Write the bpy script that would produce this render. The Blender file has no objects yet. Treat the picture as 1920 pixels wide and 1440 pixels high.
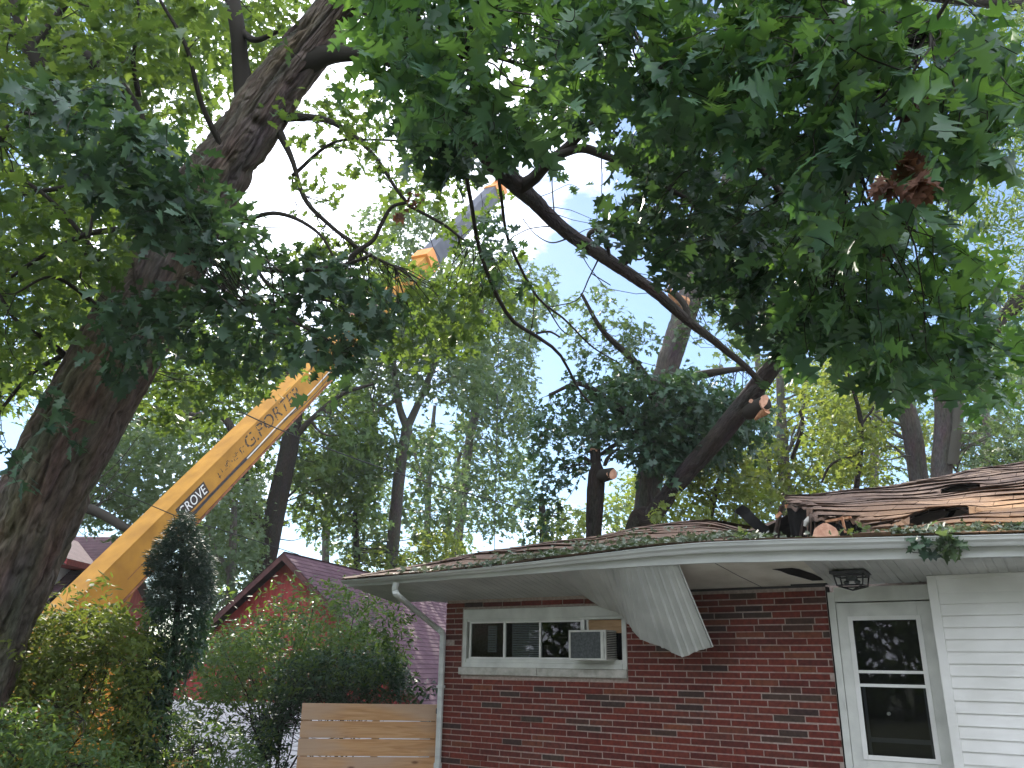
import bpy, math
import numpy as np
from mathutils import Matrix, Vector

# ------------------------------------------------------------------ camera, light, exposure
scene = bpy.context.scene
F = 1529.0                                   # focal length in photo pixels (1920 wide)
TH, RO = math.radians(19.08), math.radians(0.88)
_r = np.array([1, 0, 0.]); _u = np.array([0, -math.sin(TH), math.cos(TH)])
CW = np.array([0, math.cos(TH), math.sin(TH)])
CR = math.cos(RO)*_r + math.sin(RO)*_u
CU = -math.sin(RO)*_r + math.cos(RO)*_u
CAM = np.array([0, 0, 1.7])
cd = bpy.data.cameras.new('camera'); cam = bpy.data.objects.new('camera', cd)
scene.collection.objects.link(cam); scene.camera = cam
cd.sensor_fit = 'HORIZONTAL'; cd.sensor_width = 36; cd.lens = F/1920*36
cd.clip_start = 0.05; cd.clip_end = 2000
cam.matrix_world = Matrix(((CR[0], CU[0], -CW[0], CAM[0]), (CR[1], CU[1], -CW[1], CAM[1]),
                           (CR[2], CU[2], -CW[2], CAM[2]), (0, 0, 0, 1)))
SUN_AZ, SUN_EL = math.radians(-13), math.radians(36)     # azimuth to the left of straight ahead
world = bpy.data.worlds.new('World'); scene.world = world; world.use_nodes = True
wn = world.node_tree.nodes; wl = world.node_tree.links; wn.clear()
wo = wn.new('ShaderNodeOutputWorld'); bg = wn.new('ShaderNodeBackground'); bg.inputs[1].default_value = 0.05
sky = wn.new('ShaderNodeTexSky'); sky.sky_type = 'NISHITA'; sky.sun_disc = False
sky.sun_elevation = SUN_EL; sky.sun_rotation = SUN_AZ; sky.air_density = 1.0; sky.dust_density = 0.15; sky.ozone_density = 1.6
tc = wn.new('ShaderNodeTexCoord'); mp = wn.new('ShaderNodeMapping'); mp.inputs['Scale'].default_value = (1, 1, 2.0)
mp.inputs['Location'].default_value = (0.33, 0.1, 0.0)
nz = wn.new('ShaderNodeTexNoise'); nz.inputs['Scale'].default_value = 3.4; nz.inputs['Detail'].default_value = 10
nz.inputs['Roughness'].default_value = 0.60
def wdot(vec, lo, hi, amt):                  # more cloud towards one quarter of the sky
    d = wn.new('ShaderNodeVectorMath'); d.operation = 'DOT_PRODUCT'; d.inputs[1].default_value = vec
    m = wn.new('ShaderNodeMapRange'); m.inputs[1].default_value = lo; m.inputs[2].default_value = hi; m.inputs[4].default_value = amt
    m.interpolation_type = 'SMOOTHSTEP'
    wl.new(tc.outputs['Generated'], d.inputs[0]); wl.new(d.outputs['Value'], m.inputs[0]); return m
sdir = (math.sin(SUN_AZ)*math.cos(SUN_EL), math.cos(SUN_AZ)*math.cos(SUN_EL), math.sin(SUN_EL))
m1 = wdot((0.1, -0.95, 0.28), -0.25, 0.35, 0.30); m2 = wdot(sdir, 0.925, 0.985, 0.26)  # first mask adds unseen cloud behind the camera to light the house front
m3 = wdot((0.26, 0.86, 0.42), 0.90, 0.985, -0.10)
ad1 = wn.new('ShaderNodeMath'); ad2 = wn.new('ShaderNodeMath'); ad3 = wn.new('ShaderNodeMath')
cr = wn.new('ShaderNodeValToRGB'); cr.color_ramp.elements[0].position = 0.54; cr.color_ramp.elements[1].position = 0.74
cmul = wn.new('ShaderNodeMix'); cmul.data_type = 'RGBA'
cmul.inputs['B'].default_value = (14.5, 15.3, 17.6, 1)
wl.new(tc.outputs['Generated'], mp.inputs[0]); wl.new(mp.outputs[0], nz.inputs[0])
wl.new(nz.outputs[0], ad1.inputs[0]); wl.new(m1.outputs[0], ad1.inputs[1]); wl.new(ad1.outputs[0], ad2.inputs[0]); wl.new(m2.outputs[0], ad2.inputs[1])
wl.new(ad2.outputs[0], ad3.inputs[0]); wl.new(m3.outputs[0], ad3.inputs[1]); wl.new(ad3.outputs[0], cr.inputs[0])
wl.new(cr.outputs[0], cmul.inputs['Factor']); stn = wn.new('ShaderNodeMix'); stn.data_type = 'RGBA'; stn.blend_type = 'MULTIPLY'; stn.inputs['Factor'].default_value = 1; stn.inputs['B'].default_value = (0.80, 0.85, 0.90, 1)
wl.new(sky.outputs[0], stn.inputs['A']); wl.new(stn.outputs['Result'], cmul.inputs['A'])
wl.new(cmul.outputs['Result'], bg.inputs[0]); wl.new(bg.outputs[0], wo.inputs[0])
sl = bpy.data.lights.new('sun', 'SUN'); sl.energy = 2.2; sl.angle = math.radians(0.5); sl.color = (1, 0.93, 0.82)
so = bpy.data.objects.new('sun', sl); scene.collection.objects.link(so)
sd = Vector((math.sin(SUN_AZ)*math.cos(SUN_EL), math.cos(SUN_AZ)*math.cos(SUN_EL), math.sin(SUN_EL)))
so.rotation_euler = sd.to_track_quat('Z', 'Y').to_euler()
scene.view_settings.view_transform = 'Standard'; scene.view_settings.look = 'None'
scene.view_settings.gamma = 1; scene.view_settings.exposure = 2.25
scene.cycles.max_bounces = 8; scene.cycles.transparent_max_bounces = 8

# ------------------------------------------------------------------ helpers
COL = scene.collection

def un(px, py, z):
    return CAM + ((px-960)/F*CR - (py-720)/F*CU + CW)*z

def ray(px, py):
    return (px-960)/F*CR - (py-720)/F*CU + CW

def norm(v):
    v = np.asarray(v, float); return v/(np.linalg.norm(v, axis=-1, keepdims=True)+1e-12)

def empty(name, loc, rotz=0.0):
    o = bpy.data.objects.new(name, None); COL.objects.link(o); o.location = loc; o.rotation_euler = (0, 0, rotz)
    o.empty_display_size = 0.2
    return o

def tag(o, label, cat, group=None, kind=None):
    o['label'] = label; o['category'] = cat
    if group: o['group'] = group
    if kind: o['kind'] = kind
    return o

class MB:
    """collects polygons (n-gons) into one mesh"""
    def __init__(self): self.v = []; self.f = []; self.r = []; self.uv = None
    def add(self, vs, fs, rnd=None):
        b = len(self.v); self.v += [tuple(map(float, x)) for x in vs]; self.f += [tuple(b+i for i in q) for q in fs]
        self.r += [0.5 if rnd is None else rnd]*len(vs)
    def box(self, x0, x1, y0, y1, z0, z1, rnd=None, M=None):
        vs = [(x0, y0, z0), (x1, y0, z0), (x1, y1, z0), (x0, y1, z0), (x0, y0, z1), (x1, y0, z1), (x1, y1, z1), (x0, y1, z1)]
        if M is not None: vs = [M(v) for v in vs]
        self.add(vs, [(3, 2, 1, 0), (4, 5, 6, 7), (0, 1, 5, 4), (1, 2, 6, 5), (2, 3, 7, 6), (3, 0, 4, 7)], rnd)
    def grid(self, P, rnd=None, closed=False):
        P = np.asarray(P, float); n, m = P.shape[:2]
        fs = [(i*m+j, i*m+(j+1) % m, (i+1)*m+(j+1) % m, (i+1)*m+j) for i in range(n-1) for j in range(m if closed else m-1)]
        self.add(P.reshape(-1, 3), fs, rnd)
    def tube(self, path, rad, seg=8, rnd=None, cap=True):
        path = np.asarray(path, float); n = len(path); rad = np.broadcast_to(np.asarray(rad, float), (n,))
        T = norm(np.gradient(path, axis=0)); a = np.array([0.3, 0.2, 1.0])
        if abs(T[0] @ norm(a)) > 0.95: a = np.array([1., 0, 0])
        N = norm(np.cross(T[0], a)); rings = []
        for i in range(n):
            N = norm(N - T[i]*(N @ T[i])); B = np.cross(T[i], N)
            th = np.arange(seg)*2*math.pi/seg
            rings.append(path[i] + rad[i]*(np.cos(th)[:, None]*N + np.sin(th)[:, None]*B))
        b = len(self.v); self.grid(rings, rnd, True)
        if cap:
            self.f.append(tuple(b+i for i in range(seg))[::-1]); self.f.append(tuple(b+(n-1)*seg+i for i in range(seg)))
    def build(self, name, mat, parent=None, origin=None, smooth=False, bevel=0):
        me = bpy.data.meshes.new(name); v = np.array(self.v, float)
        if origin is not None: v = v-np.asarray(origin)
        me.from_pydata(v.tolist(), [], self.f)
        at = me.attributes.new('rnd', 'FLOAT', 'POINT'); at.data.foreach_set('value', np.array(self.r, np.float32))
        if self.uv is not None:
            ul = me.uv_layers.new(name='UVMap'); ul.data.foreach_set('uv', np.asarray(self.uv, np.float32).ravel())
        me.materials.append(mat); me.update()
        if smooth: me.polygons.foreach_set('use_smooth', [True]*len(me.polygons))
        o = bpy.data.objects.new(name, me); COL.objects.link(o)
        if parent: o.parent = parent
        if bevel:
            md = o.modifiers.new('bevel', 'BEVEL'); md.width = bevel; md.segments = 2; md.limit_method = 'ANGLE'
        return o

def quadmesh(name, V, Q, mat, parent=None, origin=None, rnd=None, uv=None, smooth=False):
    V = np.asarray(V, np.float32); Q = np.asarray(Q, np.int32)
    if origin is not None: V = V-np.asarray(origin, np.float32)
    me = bpy.data.meshes.new(name); me.vertices.add(len(V)); me.vertices.foreach_set('co', V.ravel())
    me.loops.add(Q.size); me.loops.foreach_set('vertex_index', Q.ravel())
    me.polygons.add(len(Q)); me.polygons.foreach_set('loop_start', np.arange(0, Q.size, 4, dtype=np.int32))
    me.polygons.foreach_set('loop_total', np.full(len(Q), 4, np.int32))
    if rnd is not None:
        at = me.attributes.new('rnd', 'FLOAT', 'POINT'); at.data.foreach_set('value', np.asarray(rnd, np.float32))
    if uv is not None:
        ul = me.uv_layers.new(name='UVMap'); ul.data.foreach_set('uv', np.asarray(uv, np.float32).ravel())
    me.update(calc_edges=True)
    if smooth: me.polygons.foreach_set('use_smooth', np.ones(len(Q), bool))
    me.materials.append(mat)
    o = bpy.data.objects.new(name, me); COL.objects.link(o)
    if parent: o.parent = parent
    return o

def smoothpath(pts, n):
    """Catmull-Rom through points (rows may carry a radius)"""
    P = np.asarray(pts, float); P = np.vstack([2*P[0]-P[1], P, 2*P[-1]-P[-2]]); out = []
    m = len(P)-3
    for t in np.linspace(0, m-1e-6, n):
        i = int(t); s = t-i; a, b, c, d = P[i:i+4]
        out.append(0.5*((2*b)+(-a+c)*s+(2*a-5*b+4*c-d)*s*s+(-a+3*b-3*c+d)*s**3))
    return np.array(out)

def vnoise(u, v, nu, seed):
    """value noise, periodic in u with nu cells"""
    rg = np.random.RandomState(seed); nv = int(np.max(v))+3; G = rg.rand(nu, nv)
    ui = np.floor(u).astype(int); vi = np.floor(v).astype(int); fu = u-ui; fv = v-vi
    fu = fu*fu*(3-2*fu); fv = fv*fv*(3-2*fv)
    g = lambda a, b: G[a % nu, np.clip(b, 0, nv-1)]
    return (g(ui, vi)*(1-fu)+g(ui+1, vi)*fu)*(1-fv)+(g(ui, vi+1)*(1-fu)+g(ui+1, vi+1)*fu)*fv

# ------------------------------------------------------------------ materials
def mat_new(name):
    m = bpy.data.materials.new(name); m.use_nodes = True; nt = m.node_tree
    return m, nt, nt.nodes['Principled BSDF'], nt.nodes['Material Output']

def nd(nt, t, **kw):
    n = nt.nodes.new(t)
    for k, v in kw.items():
        if k in n.inputs.keys(): n.inputs[k].default_value = v
        else: setattr(n, k, v)
    return n

def ramp(nt, stops):
    n = nt.nodes.new('ShaderNodeValToRGB'); e = n.color_ramp.elements
    while len(e) < len(stops): e.new(0.5)
    for i, (p, c) in enumerate(stops): e[i].position = p; e[i].color = (*c, 1)
    return n

def m_noise(name, c0, c1, scale=8, rough=0.6, bump=0.0, bscale=None, stretch=(1, 1, 1), spec=0.4, detail=6, coord='Object', metallic=0.0, pos=(0.35, 0.68)):
    m, nt, p, out = mat_new(name); L = nt.links
    t = nd(nt, 'ShaderNodeTexCoord'); mpg = nd(nt, 'ShaderNodeMapping', Scale=stretch)
    n = nd(nt, 'ShaderNodeTexNoise', Scale=scale, Detail=detail)
    r = ramp(nt, [(pos[0], c0), (pos[1], c1)])
    L.new(t.outputs[coord], mpg.inputs[0]); L.new(mpg.outputs[0], n.inputs['Vector']); L.new(n.outputs[0], r.inputs[0])
    L.new(r.outputs[0], p.inputs['Base Color']); p.inputs['Roughness'].default_value = rough
    p.inputs['Specular IOR Level'].default_value = spec; p.inputs['Metallic'].default_value = metallic
    if bump:
        n2 = nd(nt, 'ShaderNodeTexNoise', Scale=bscale or scale*3, Detail=6); b = nd(nt, 'ShaderNodeBump', Strength=bump, Distance=0.02)
        L.new(mpg.outputs[0], n2.inputs['Vector']); L.new(n2.outputs[0], b.inputs['Height']); L.new(b.outputs[0], p.inputs['Normal'])
    return m

def m_leaf(name, cols, trans, tfac=0.35, rough=0.42, spec=0.5):
    m, nt, p, out = mat_new(name); L = nt.links
    a = nd(nt, 'ShaderNodeAttribute', attribute_name='rnd')
    r = ramp(nt, [(i/(len(cols)-1), c) for i, c in enumerate(cols)])
    r2 = ramp(nt, [(0, trans[0]), (1, trans[1])])
    L.new(a.outputs['Fac'], r.inputs[0]); L.new(a.outputs['Fac'], r2.inputs[0]); L.new(r.outputs[0], p.inputs['Base Color'])
    p.inputs['Roughness'].default_value = rough; p.inputs['Specular IOR Level'].default_value = spec
    tr = nd(nt, 'ShaderNodeBsdfTranslucent'); L.new(r2.outputs[0], tr.inputs[0])
    mx = nd(nt, 'ShaderNodeMixShader'); mx.inputs[0].default_value = tfac
    L.new(p.outputs[0], mx.inputs[1]); L.new(tr.outputs[0], mx.inputs[2]); L.new(mx.outputs[0], out.inputs[0])
    return m

def m_bark(name, c0, c1, su=7.0, sv=1.4, bump=1.0):
    """uv: u round the stem in metres, v along it in metres"""
    m, nt, p, out = mat_new(name); L = nt.links
    t = nd(nt, 'ShaderNodeTexCoord'); mpg = nd(nt, 'ShaderNodeMapping', Scale=(su*4, sv*4, 1))
    n = nd(nt, 'ShaderNodeTexNoise', Scale=1.6, Detail=9, Roughness=0.62)
    v = nd(nt, 'ShaderNodeTexVoronoi', Scale=1.3); v.feature = 'DISTANCE_TO_EDGE'
    r = ramp(nt, [(0.3, c0), (0.7, c1)])
    n3 = nd(nt, 'ShaderNodeTexNoise', Scale=0.25, Detail=4)
    mx = nd(nt, 'ShaderNodeMix', data_type='RGBA', blend_type='MULTIPLY'); mx.inputs['Factor'].default_value = 0.55
    L.new(t.outputs['UV'], mpg.inputs[0])
    for q in (n, v, n3): L.new(mpg.outputs[0], q.inputs['Vector'])
    L.new(n.outputs[0], r.inputs[0]); L.new(r.outputs[0], mx.inputs['A']); L.new(n3.outputs['Color'], mx.inputs['B'])
    L.new(mx.outputs['Result'], p.inputs['Base Color'])
    mul = nd(nt, 'ShaderNodeMath', operation='MULTIPLY_ADD'); mul.inputs[1].default_value = 0.8
    L.new(v.outputs['Distance'], mul.inputs[0]); L.new(n.outputs[0], mul.inputs[2])
    b = nd(nt, 'ShaderNodeBump', Strength=bump, Distance=0.03); L.new(mul.outputs[0], b.inputs['Height']); L.new(b.outputs[0], p.inputs['Normal'])
    p.inputs['Roughness'].default_value = 0.9; p.inputs['Specular IOR Level'].default_value = 0.15
    return m

def m_attr(name, stops, rough=0.8, nscale=30, namt=0.35, bump=0.3, spec=0.3, bscale=120):
    """colour per piece from the rnd attribute, broken up by noise"""
    m, nt, p, out = mat_new(name); L = nt.links
    a = nd(nt, 'ShaderNodeAttribute', attribute_name='rnd'); r = ramp(nt, stops)
    L.new(a.outputs['Fac'], r.inputs[0]); t = nd(nt, 'ShaderNodeTexCoord')
    n = nd(nt, 'ShaderNodeTexNoise', Scale=nscale, Detail=6); n2 = nd(nt, 'ShaderNodeTexNoise', Scale=bscale, Detail=5)
    L.new(t.outputs['Object'], n.inputs['Vector']); L.new(t.outputs['Object'], n2.inputs['Vector'])
    g = ramp(nt, [(0.3, (1-namt,)*3), (0.7, (1+namt,)*3)])
    mx = nd(nt, 'ShaderNodeMix', data_type='RGBA', blend_type='MULTIPLY'); mx.inputs['Factor'].default_value = 1
    L.new(n.outputs[0], g.inputs[0]); L.new(r.outputs[0], mx.inputs['A']); L.new(g.outputs[0], mx.inputs['B'])
    L.new(mx.outputs['Result'], p.inputs['Base Color']); p.inputs['Roughness'].default_value = rough; p.inputs['Specular IOR Level'].default_value = spec
    b = nd(nt, 'ShaderNodeBump', Strength=bump, Distance=0.004); L.new(n2.outputs[0], b.inputs['Height']); L.new(b.outputs[0], p.inputs['Normal'])
    return m

def m_glass(name, tint=(0.02, 0.025, 0.03)):
    m, nt, p, out = mat_new(name)
    L = nt.links
    gl = nd(nt, 'ShaderNodeBsdfGlossy', Roughness=0.02); tr = nd(nt, 'ShaderNodeBsdfTransparent'); tr.inputs[0].default_value = (0.72, 0.76, 0.78, 1)
    fr = nd(nt, 'ShaderNodeFresnel', IOR=1.5); mx = nd(nt, 'ShaderNodeMixShader')
    L.new(fr.outputs[0], mx.inputs[0]); L.new(tr.outputs[0], mx.inputs[1]); L.new(gl.outputs[0], mx.inputs[2]); L.new(mx.outputs[0], out.inputs[0])
    return m

G = lambda *a: tuple(a)
M = {}
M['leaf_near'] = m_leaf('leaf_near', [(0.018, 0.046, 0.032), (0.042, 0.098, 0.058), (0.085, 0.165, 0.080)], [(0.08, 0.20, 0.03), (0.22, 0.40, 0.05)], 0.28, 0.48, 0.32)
M['leaf_oak'] = m_leaf('leaf_oak', [(0.020, 0.044, 0.018), (0.042, 0.084, 0.030), (0.070, 0.120, 0.036)], [(0.11, 0.20, 0.025), (0.25, 0.35, 0.05)], 0.36, 0.5, 0.3)
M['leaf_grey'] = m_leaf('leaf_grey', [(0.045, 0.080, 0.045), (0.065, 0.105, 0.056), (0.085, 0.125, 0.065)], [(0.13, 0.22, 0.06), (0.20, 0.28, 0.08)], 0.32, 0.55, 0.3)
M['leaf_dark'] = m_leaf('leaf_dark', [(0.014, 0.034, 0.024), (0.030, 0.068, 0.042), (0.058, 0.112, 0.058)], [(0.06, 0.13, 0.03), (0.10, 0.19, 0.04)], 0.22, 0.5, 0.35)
M['leaf_light'] = m_leaf('leaf_light', [(0.050, 0.085, 0.028), (0.075, 0.115, 0.032), (0.11, 0.14, 0.038)], [(0.22, 0.32, 0.04), (0.36, 0.40, 0.06)], 0.38, 0.55, 0.3)
M['leaf_olive'] = m_leaf('leaf_olive', [(0.050, 0.078, 0.022), (0.080, 0.112, 0.028), (0.12, 0.145, 0.036)], [(0.16, 0.23, 0.03), (0.26, 0.30, 0.04)], 0.34, 0.62, 0.18)
M['leaf_brown'] = m_leaf('leaf_brown', [(0.035, 0.018, 0.013), (0.070, 0.034, 0.022), (0.115, 0.056, 0.034)], [(0.12, 0.05, 0.03), (0.2, 0.09, 0.04)], 0.2, 0.7, 0.2)
M['leaf_spruce'] = m_leaf('leaf_spruce', [(0.028, 0.050, 0.040), (0.040, 0.066, 0.052), (0.055, 0.080, 0.062)], [(0.05, 0.09, 0.04), (0.07, 0.12, 0.05)], 0.12, 0.6, 0.25)
M['leaf_litter'] = m_leaf('leaf_litter', [(0.045, 0.075, 0.030), (0.12, 0.145, 0.105), (0.24, 0.26, 0.22)], [(0.10, 0.18, 0.04), (0.2, 0.24, 0.1)], 0.15, 0.6, 0.3)
M['bark'] = m_bark('bark', (0.050, 0.039, 0.031), (0.24, 0.198, 0.162), su=4.5, sv=0.8, bump=1.0)
M['bark_dark'] = m_bark('bark_dark', (0.018, 0.015, 0.013), (0.062, 0.053, 0.044))
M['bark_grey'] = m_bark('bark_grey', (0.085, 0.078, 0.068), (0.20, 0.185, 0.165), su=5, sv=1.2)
M['oldwood'] = m_noise('old_wood', (0.020, 0.014, 0.011), (0.050, 0.034, 0.024), 9, 0.9, 0.2, spec=0.1)
M['cutwood'] = m_noise('cutwood', (0.42, 0.21, 0.13), (0.60, 0.36, 0.24), 18, 0.75, 0.2)
M['splinter'] = m_noise('splinter', (0.30, 0.13, 0.06), (0.55, 0.30, 0.16), 25, 0.8, 0.4, stretch=(1, 1, 0.3))
M['brick'] = m_attr('brick', [(0.0, (0.045, 0.024, 0.022)), (0.07, (0.060, 0.040, 0.030)), (0.12, (0.090, 0.022, 0.017)), (0.45, (0.128, 0.027, 0.019)), (0.75, (0.165, 0.034, 0.022)), (0.9, (0.115, 0.036, 0.026)), (1.0, (0.18, 0.056, 0.028))], 0.85, 22, 0.35, 0.6)
M['mortar'] = m_noise('mortar', (0.32, 0.255, 0.22), (0.46, 0.38, 0.33), 30, 0.95, 0.5)
M['white'] = m_noise('white_paint', (0.66, 0.66, 0.62), (0.78, 0.78, 0.75), 2.5, 0.42, 0.05, 40)
M['trim'] = m_noise('trim_paint', (0.52, 0.53, 0.49), (0.66, 0.67, 0.62), 5, 0.5, 0.08, 60)
M['gutter'] = m_noise('gutter_paint', (0.50, 0.52, 0.50), (0.64, 0.66, 0.63), 2.2, 0.38, 0.05, 30, stretch=(0.6, 1, 5))
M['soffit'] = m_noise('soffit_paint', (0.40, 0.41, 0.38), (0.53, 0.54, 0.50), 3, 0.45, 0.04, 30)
M['ply'] = m_noise('stained_plywood', (0.52, 0.50, 0.40), (0.74, 0.72, 0.62), 3.5, 0.75, 0.1, 40, pos=(0.25, 0.6))
M['sill'] = m_noise('stone_sill', (0.34, 0.33, 0.28), (0.52, 0.50, 0.45), 12, 0.85, 0.3)
M['bounce_slab'] = m_noise('bounce_paving', (0.11, 0.105, 0.095), (0.19, 0.18, 0.165), 3, 0.9, 0.2, 40)
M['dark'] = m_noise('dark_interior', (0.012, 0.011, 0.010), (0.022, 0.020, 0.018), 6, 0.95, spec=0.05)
M['black'] = m_noise('black_metal', (0.012, 0.012, 0.013), (0.03, 0.03, 0.03), 15, 0.45)
M['glass'] = m_glass('window_glass')
M['blind'] = m_noise('blind_slats', (0.24, 0.25, 0.25), (0.30, 0.31, 0.31), 4, 0.6)
M['ac'] = m_noise('ac_case', (0.42, 0.42, 0.38), (0.55, 0.55, 0.50), 9, 0.5, 0.05)
M['acgrille'] = m_noise('ac_grille', (0.06, 0.07, 0.07), (0.13, 0.14, 0.14), 40, 0.6, 0.2)
M['board'] = m_noise('plywood_panel', (0.34, 0.20, 0.10), (0.46, 0.29, 0.15), 6, 0.7, 0.1, stretch=(1, 1, 6))
M['yellow'] = m_noise('crane_yellow', (0.29, 0.140, 0.020), (0.41, 0.205, 0.030), 2.2, 0.65, 0.05, 20, spec=0.2)
M['orange'] = m_noise('crane_orange', (0.55, 0.20, 0.03), (0.68, 0.27, 0.05), 3, 0.45)
M['rust'] = m_noise('rusty_flange', (0.10, 0.04, 0.022), (0.28, 0.11, 0.04), 7, 0.8, 0.3)
M['steel'] = m_noise('grey_steel', (0.036, 0.037, 0.044), (0.060, 0.062, 0.072), 2, 0.45)
M['chrome'] = m_noise('pale_pipe', (0.45, 0.43, 0.38), (0.62, 0.60, 0.54), 5, 0.35, metallic=0.5)
M['letter_white'] = m_noise('white_letter', (0.62, 0.62, 0.60), (0.75, 0.75, 0.72), 20, 0.5)
M['letter_black'] = m_noise('black_letter', (0.012, 0.010, 0.010), (0.06, 0.035, 0.02), 30, 0.6)
M['letter_faint'] = m_noise('worn_letter', (0.02, 0.013, 0.01), (0.40, 0.20, 0.03), 14, 0.6, pos=(0.52, 0.60))
M['tyre'] = m_noise('tyre_rubber', (0.015, 0.015, 0.015), (0.03, 0.03, 0.03), 20, 0.9)
M['redwall'] = m_noise('red_board', (0.22, 0.030, 0.030), (0.32, 0.050, 0.046), 5, 0.75, 0.1, stretch=(3, 3, 0.5))
M['maroon'] = m_noise('maroon_trim', (0.045, 0.016, 0.016), (0.085, 0.03, 0.028), 6, 0.7)
M['cream'] = m_noise('cream_wall', (0.46, 0.43, 0.34), (0.58, 0.55, 0.45), 3, 0.8)
M['palewall'] = m_noise('pale_wall', (0.62, 0.62, 0.66), (0.74, 0.74, 0.77), 3, 0.7)
M['wire'] = m_noise('wire_black', (0.01, 0.01, 0.01), (0.02, 0.02, 0.02), 10, 0.6)
M['grass'] = m_noise('grass_ground', (0.040, 0.050, 0.022), (0.075, 0.085, 0.042), 1.5, 0.95, 0.6, 30)

def m_shingle(name, cols, rowh=0.14, w=0.28, wear=None):
    m, nt, p, out = mat_new(name); L = nt.links
    t = nd(nt, 'ShaderNodeTexCoord'); n = nd(nt, 'ShaderNodeTexNoise', Scale=3.2, Detail=8, Roughness=0.65)
    a = nd(nt, 'ShaderNodeAttribute', attribute_name='rnd')
    r = ramp(nt, [(i/(len(cols)-1), c) for i, c in enumerate(cols)])
    ad = nd(nt, 'ShaderNodeMath', operation='MULTIPLY_ADD'); ad.inputs[1].default_value = 0.20
    sub = nd(nt, 'ShaderNodeMath', operation='MULTIPLY_ADD'); sub.inputs[1].default_value = 1.7; sub.inputs[2].default_value = -0.48
    L.new(t.outputs['Object'], n.inputs['Vector']); L.new(n.outputs[0], sub.inputs[0])
    L.new(a.outputs['Fac'], ad.inputs[0]); L.new(sub.outputs[0], ad.inputs[2]); L.new(ad.outputs[0], r.inputs[0])
    col = r.outputs[0]
    if wear:
        n2 = nd(nt, 'ShaderNodeTexNoise', Scale=0.9, Detail=7, Roughness=0.7)
        mpg = nd(nt, 'ShaderNodeMapping', Scale=(0.8, 1.5, 1.0), Location=wear[2]); r2 = ramp(nt, [(0.34, (0, 0, 0)), (0.56, (1, 1, 1))])
        L.new(t.outputs['Object'], mpg.inputs[0]); L.new(mpg.outputs[0], n2.inputs['Vector']); L.new(n2.outputs[0], r2.inputs[0])
        rw = ramp(nt, [(0.3, wear[0]), (0.75, wear[1])]); n4 = nd(nt, 'ShaderNodeTexNoise', Scale=14, Detail=6); L.new(t.outputs['Object'], n4.inputs['Vector']); L.new(n4.outputs[0], rw.inputs[0])
        mx = nd(nt, 'ShaderNodeMix', data_type='RGBA'); sx_ = nd(nt, 'ShaderNodeSeparateXYZ'); L.new(t.outputs['Object'], sx_.inputs[0]); a1 = nd(nt, 'ShaderNodeMapRange'); a1.inputs[1].default_value = 4.6; a1.inputs[2].default_value = 6.6; a1.inputs[3].default_value = 0.12; L.new(sx_.outputs[0], a1.inputs[0]); a2 = nd(nt, 'ShaderNodeMapRange'); a2.inputs[1].default_value = 3.8; a2.inputs[2].default_value = 1.2; L.new(sx_.outputs[1], a2.inputs[0]); b1 = nd(nt, 'ShaderNodeMath', operation='MULTIPLY'); b2 = nd(nt, 'ShaderNodeMath', operation='MULTIPLY'); L.new(a1.outputs[0], b1.inputs[0]); L.new(a2.outputs[0], b1.inputs[1]); L.new(b1.outputs[0], b2.inputs[0]); L.new(r2.outputs[0], b2.inputs[1]); L.new(b2.outputs[0], mx.inputs['Factor']); L.new(col, mx.inputs['A']); L.new(rw.outputs[0], mx.inputs['B']); col = mx.outputs['Result']
    L.new(col, p.inputs['Base Color']); p.inputs['Roughness'].default_value = 0.92; p.inputs['Specular IOR Level'].default_value = 0.2
    g = nd(nt, 'ShaderNodeTexNoise', Scale=160, Detail=3); b = nd(nt, 'ShaderNodeBump', Strength=0.5, Distance=0.006)
    L.new(t.outputs['Object'], g.inputs['Vector']); L.new(g.outputs[0], b.inputs['Height']); L.new(b.outputs[0], p.inputs['Normal'])
    return m
M['shingle'] = m_shingle('brown_shingle', [(0.055, 0.038, 0.031), (0.105, 0.072, 0.056), (0.155, 0.105, 0.078), (0.20, 0.135, 0.095)], wear=((0.26, 0.14, 0.065), (0.40, 0.24, 0.12), (4.3, 1.1, 0.0)))
M['shingle_red'] = m_shingle('maroon_shingle', [(0.050, 0.028, 0.036), (0.082, 0.046, 0.058), (0.115, 0.068, 0.082)])

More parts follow.
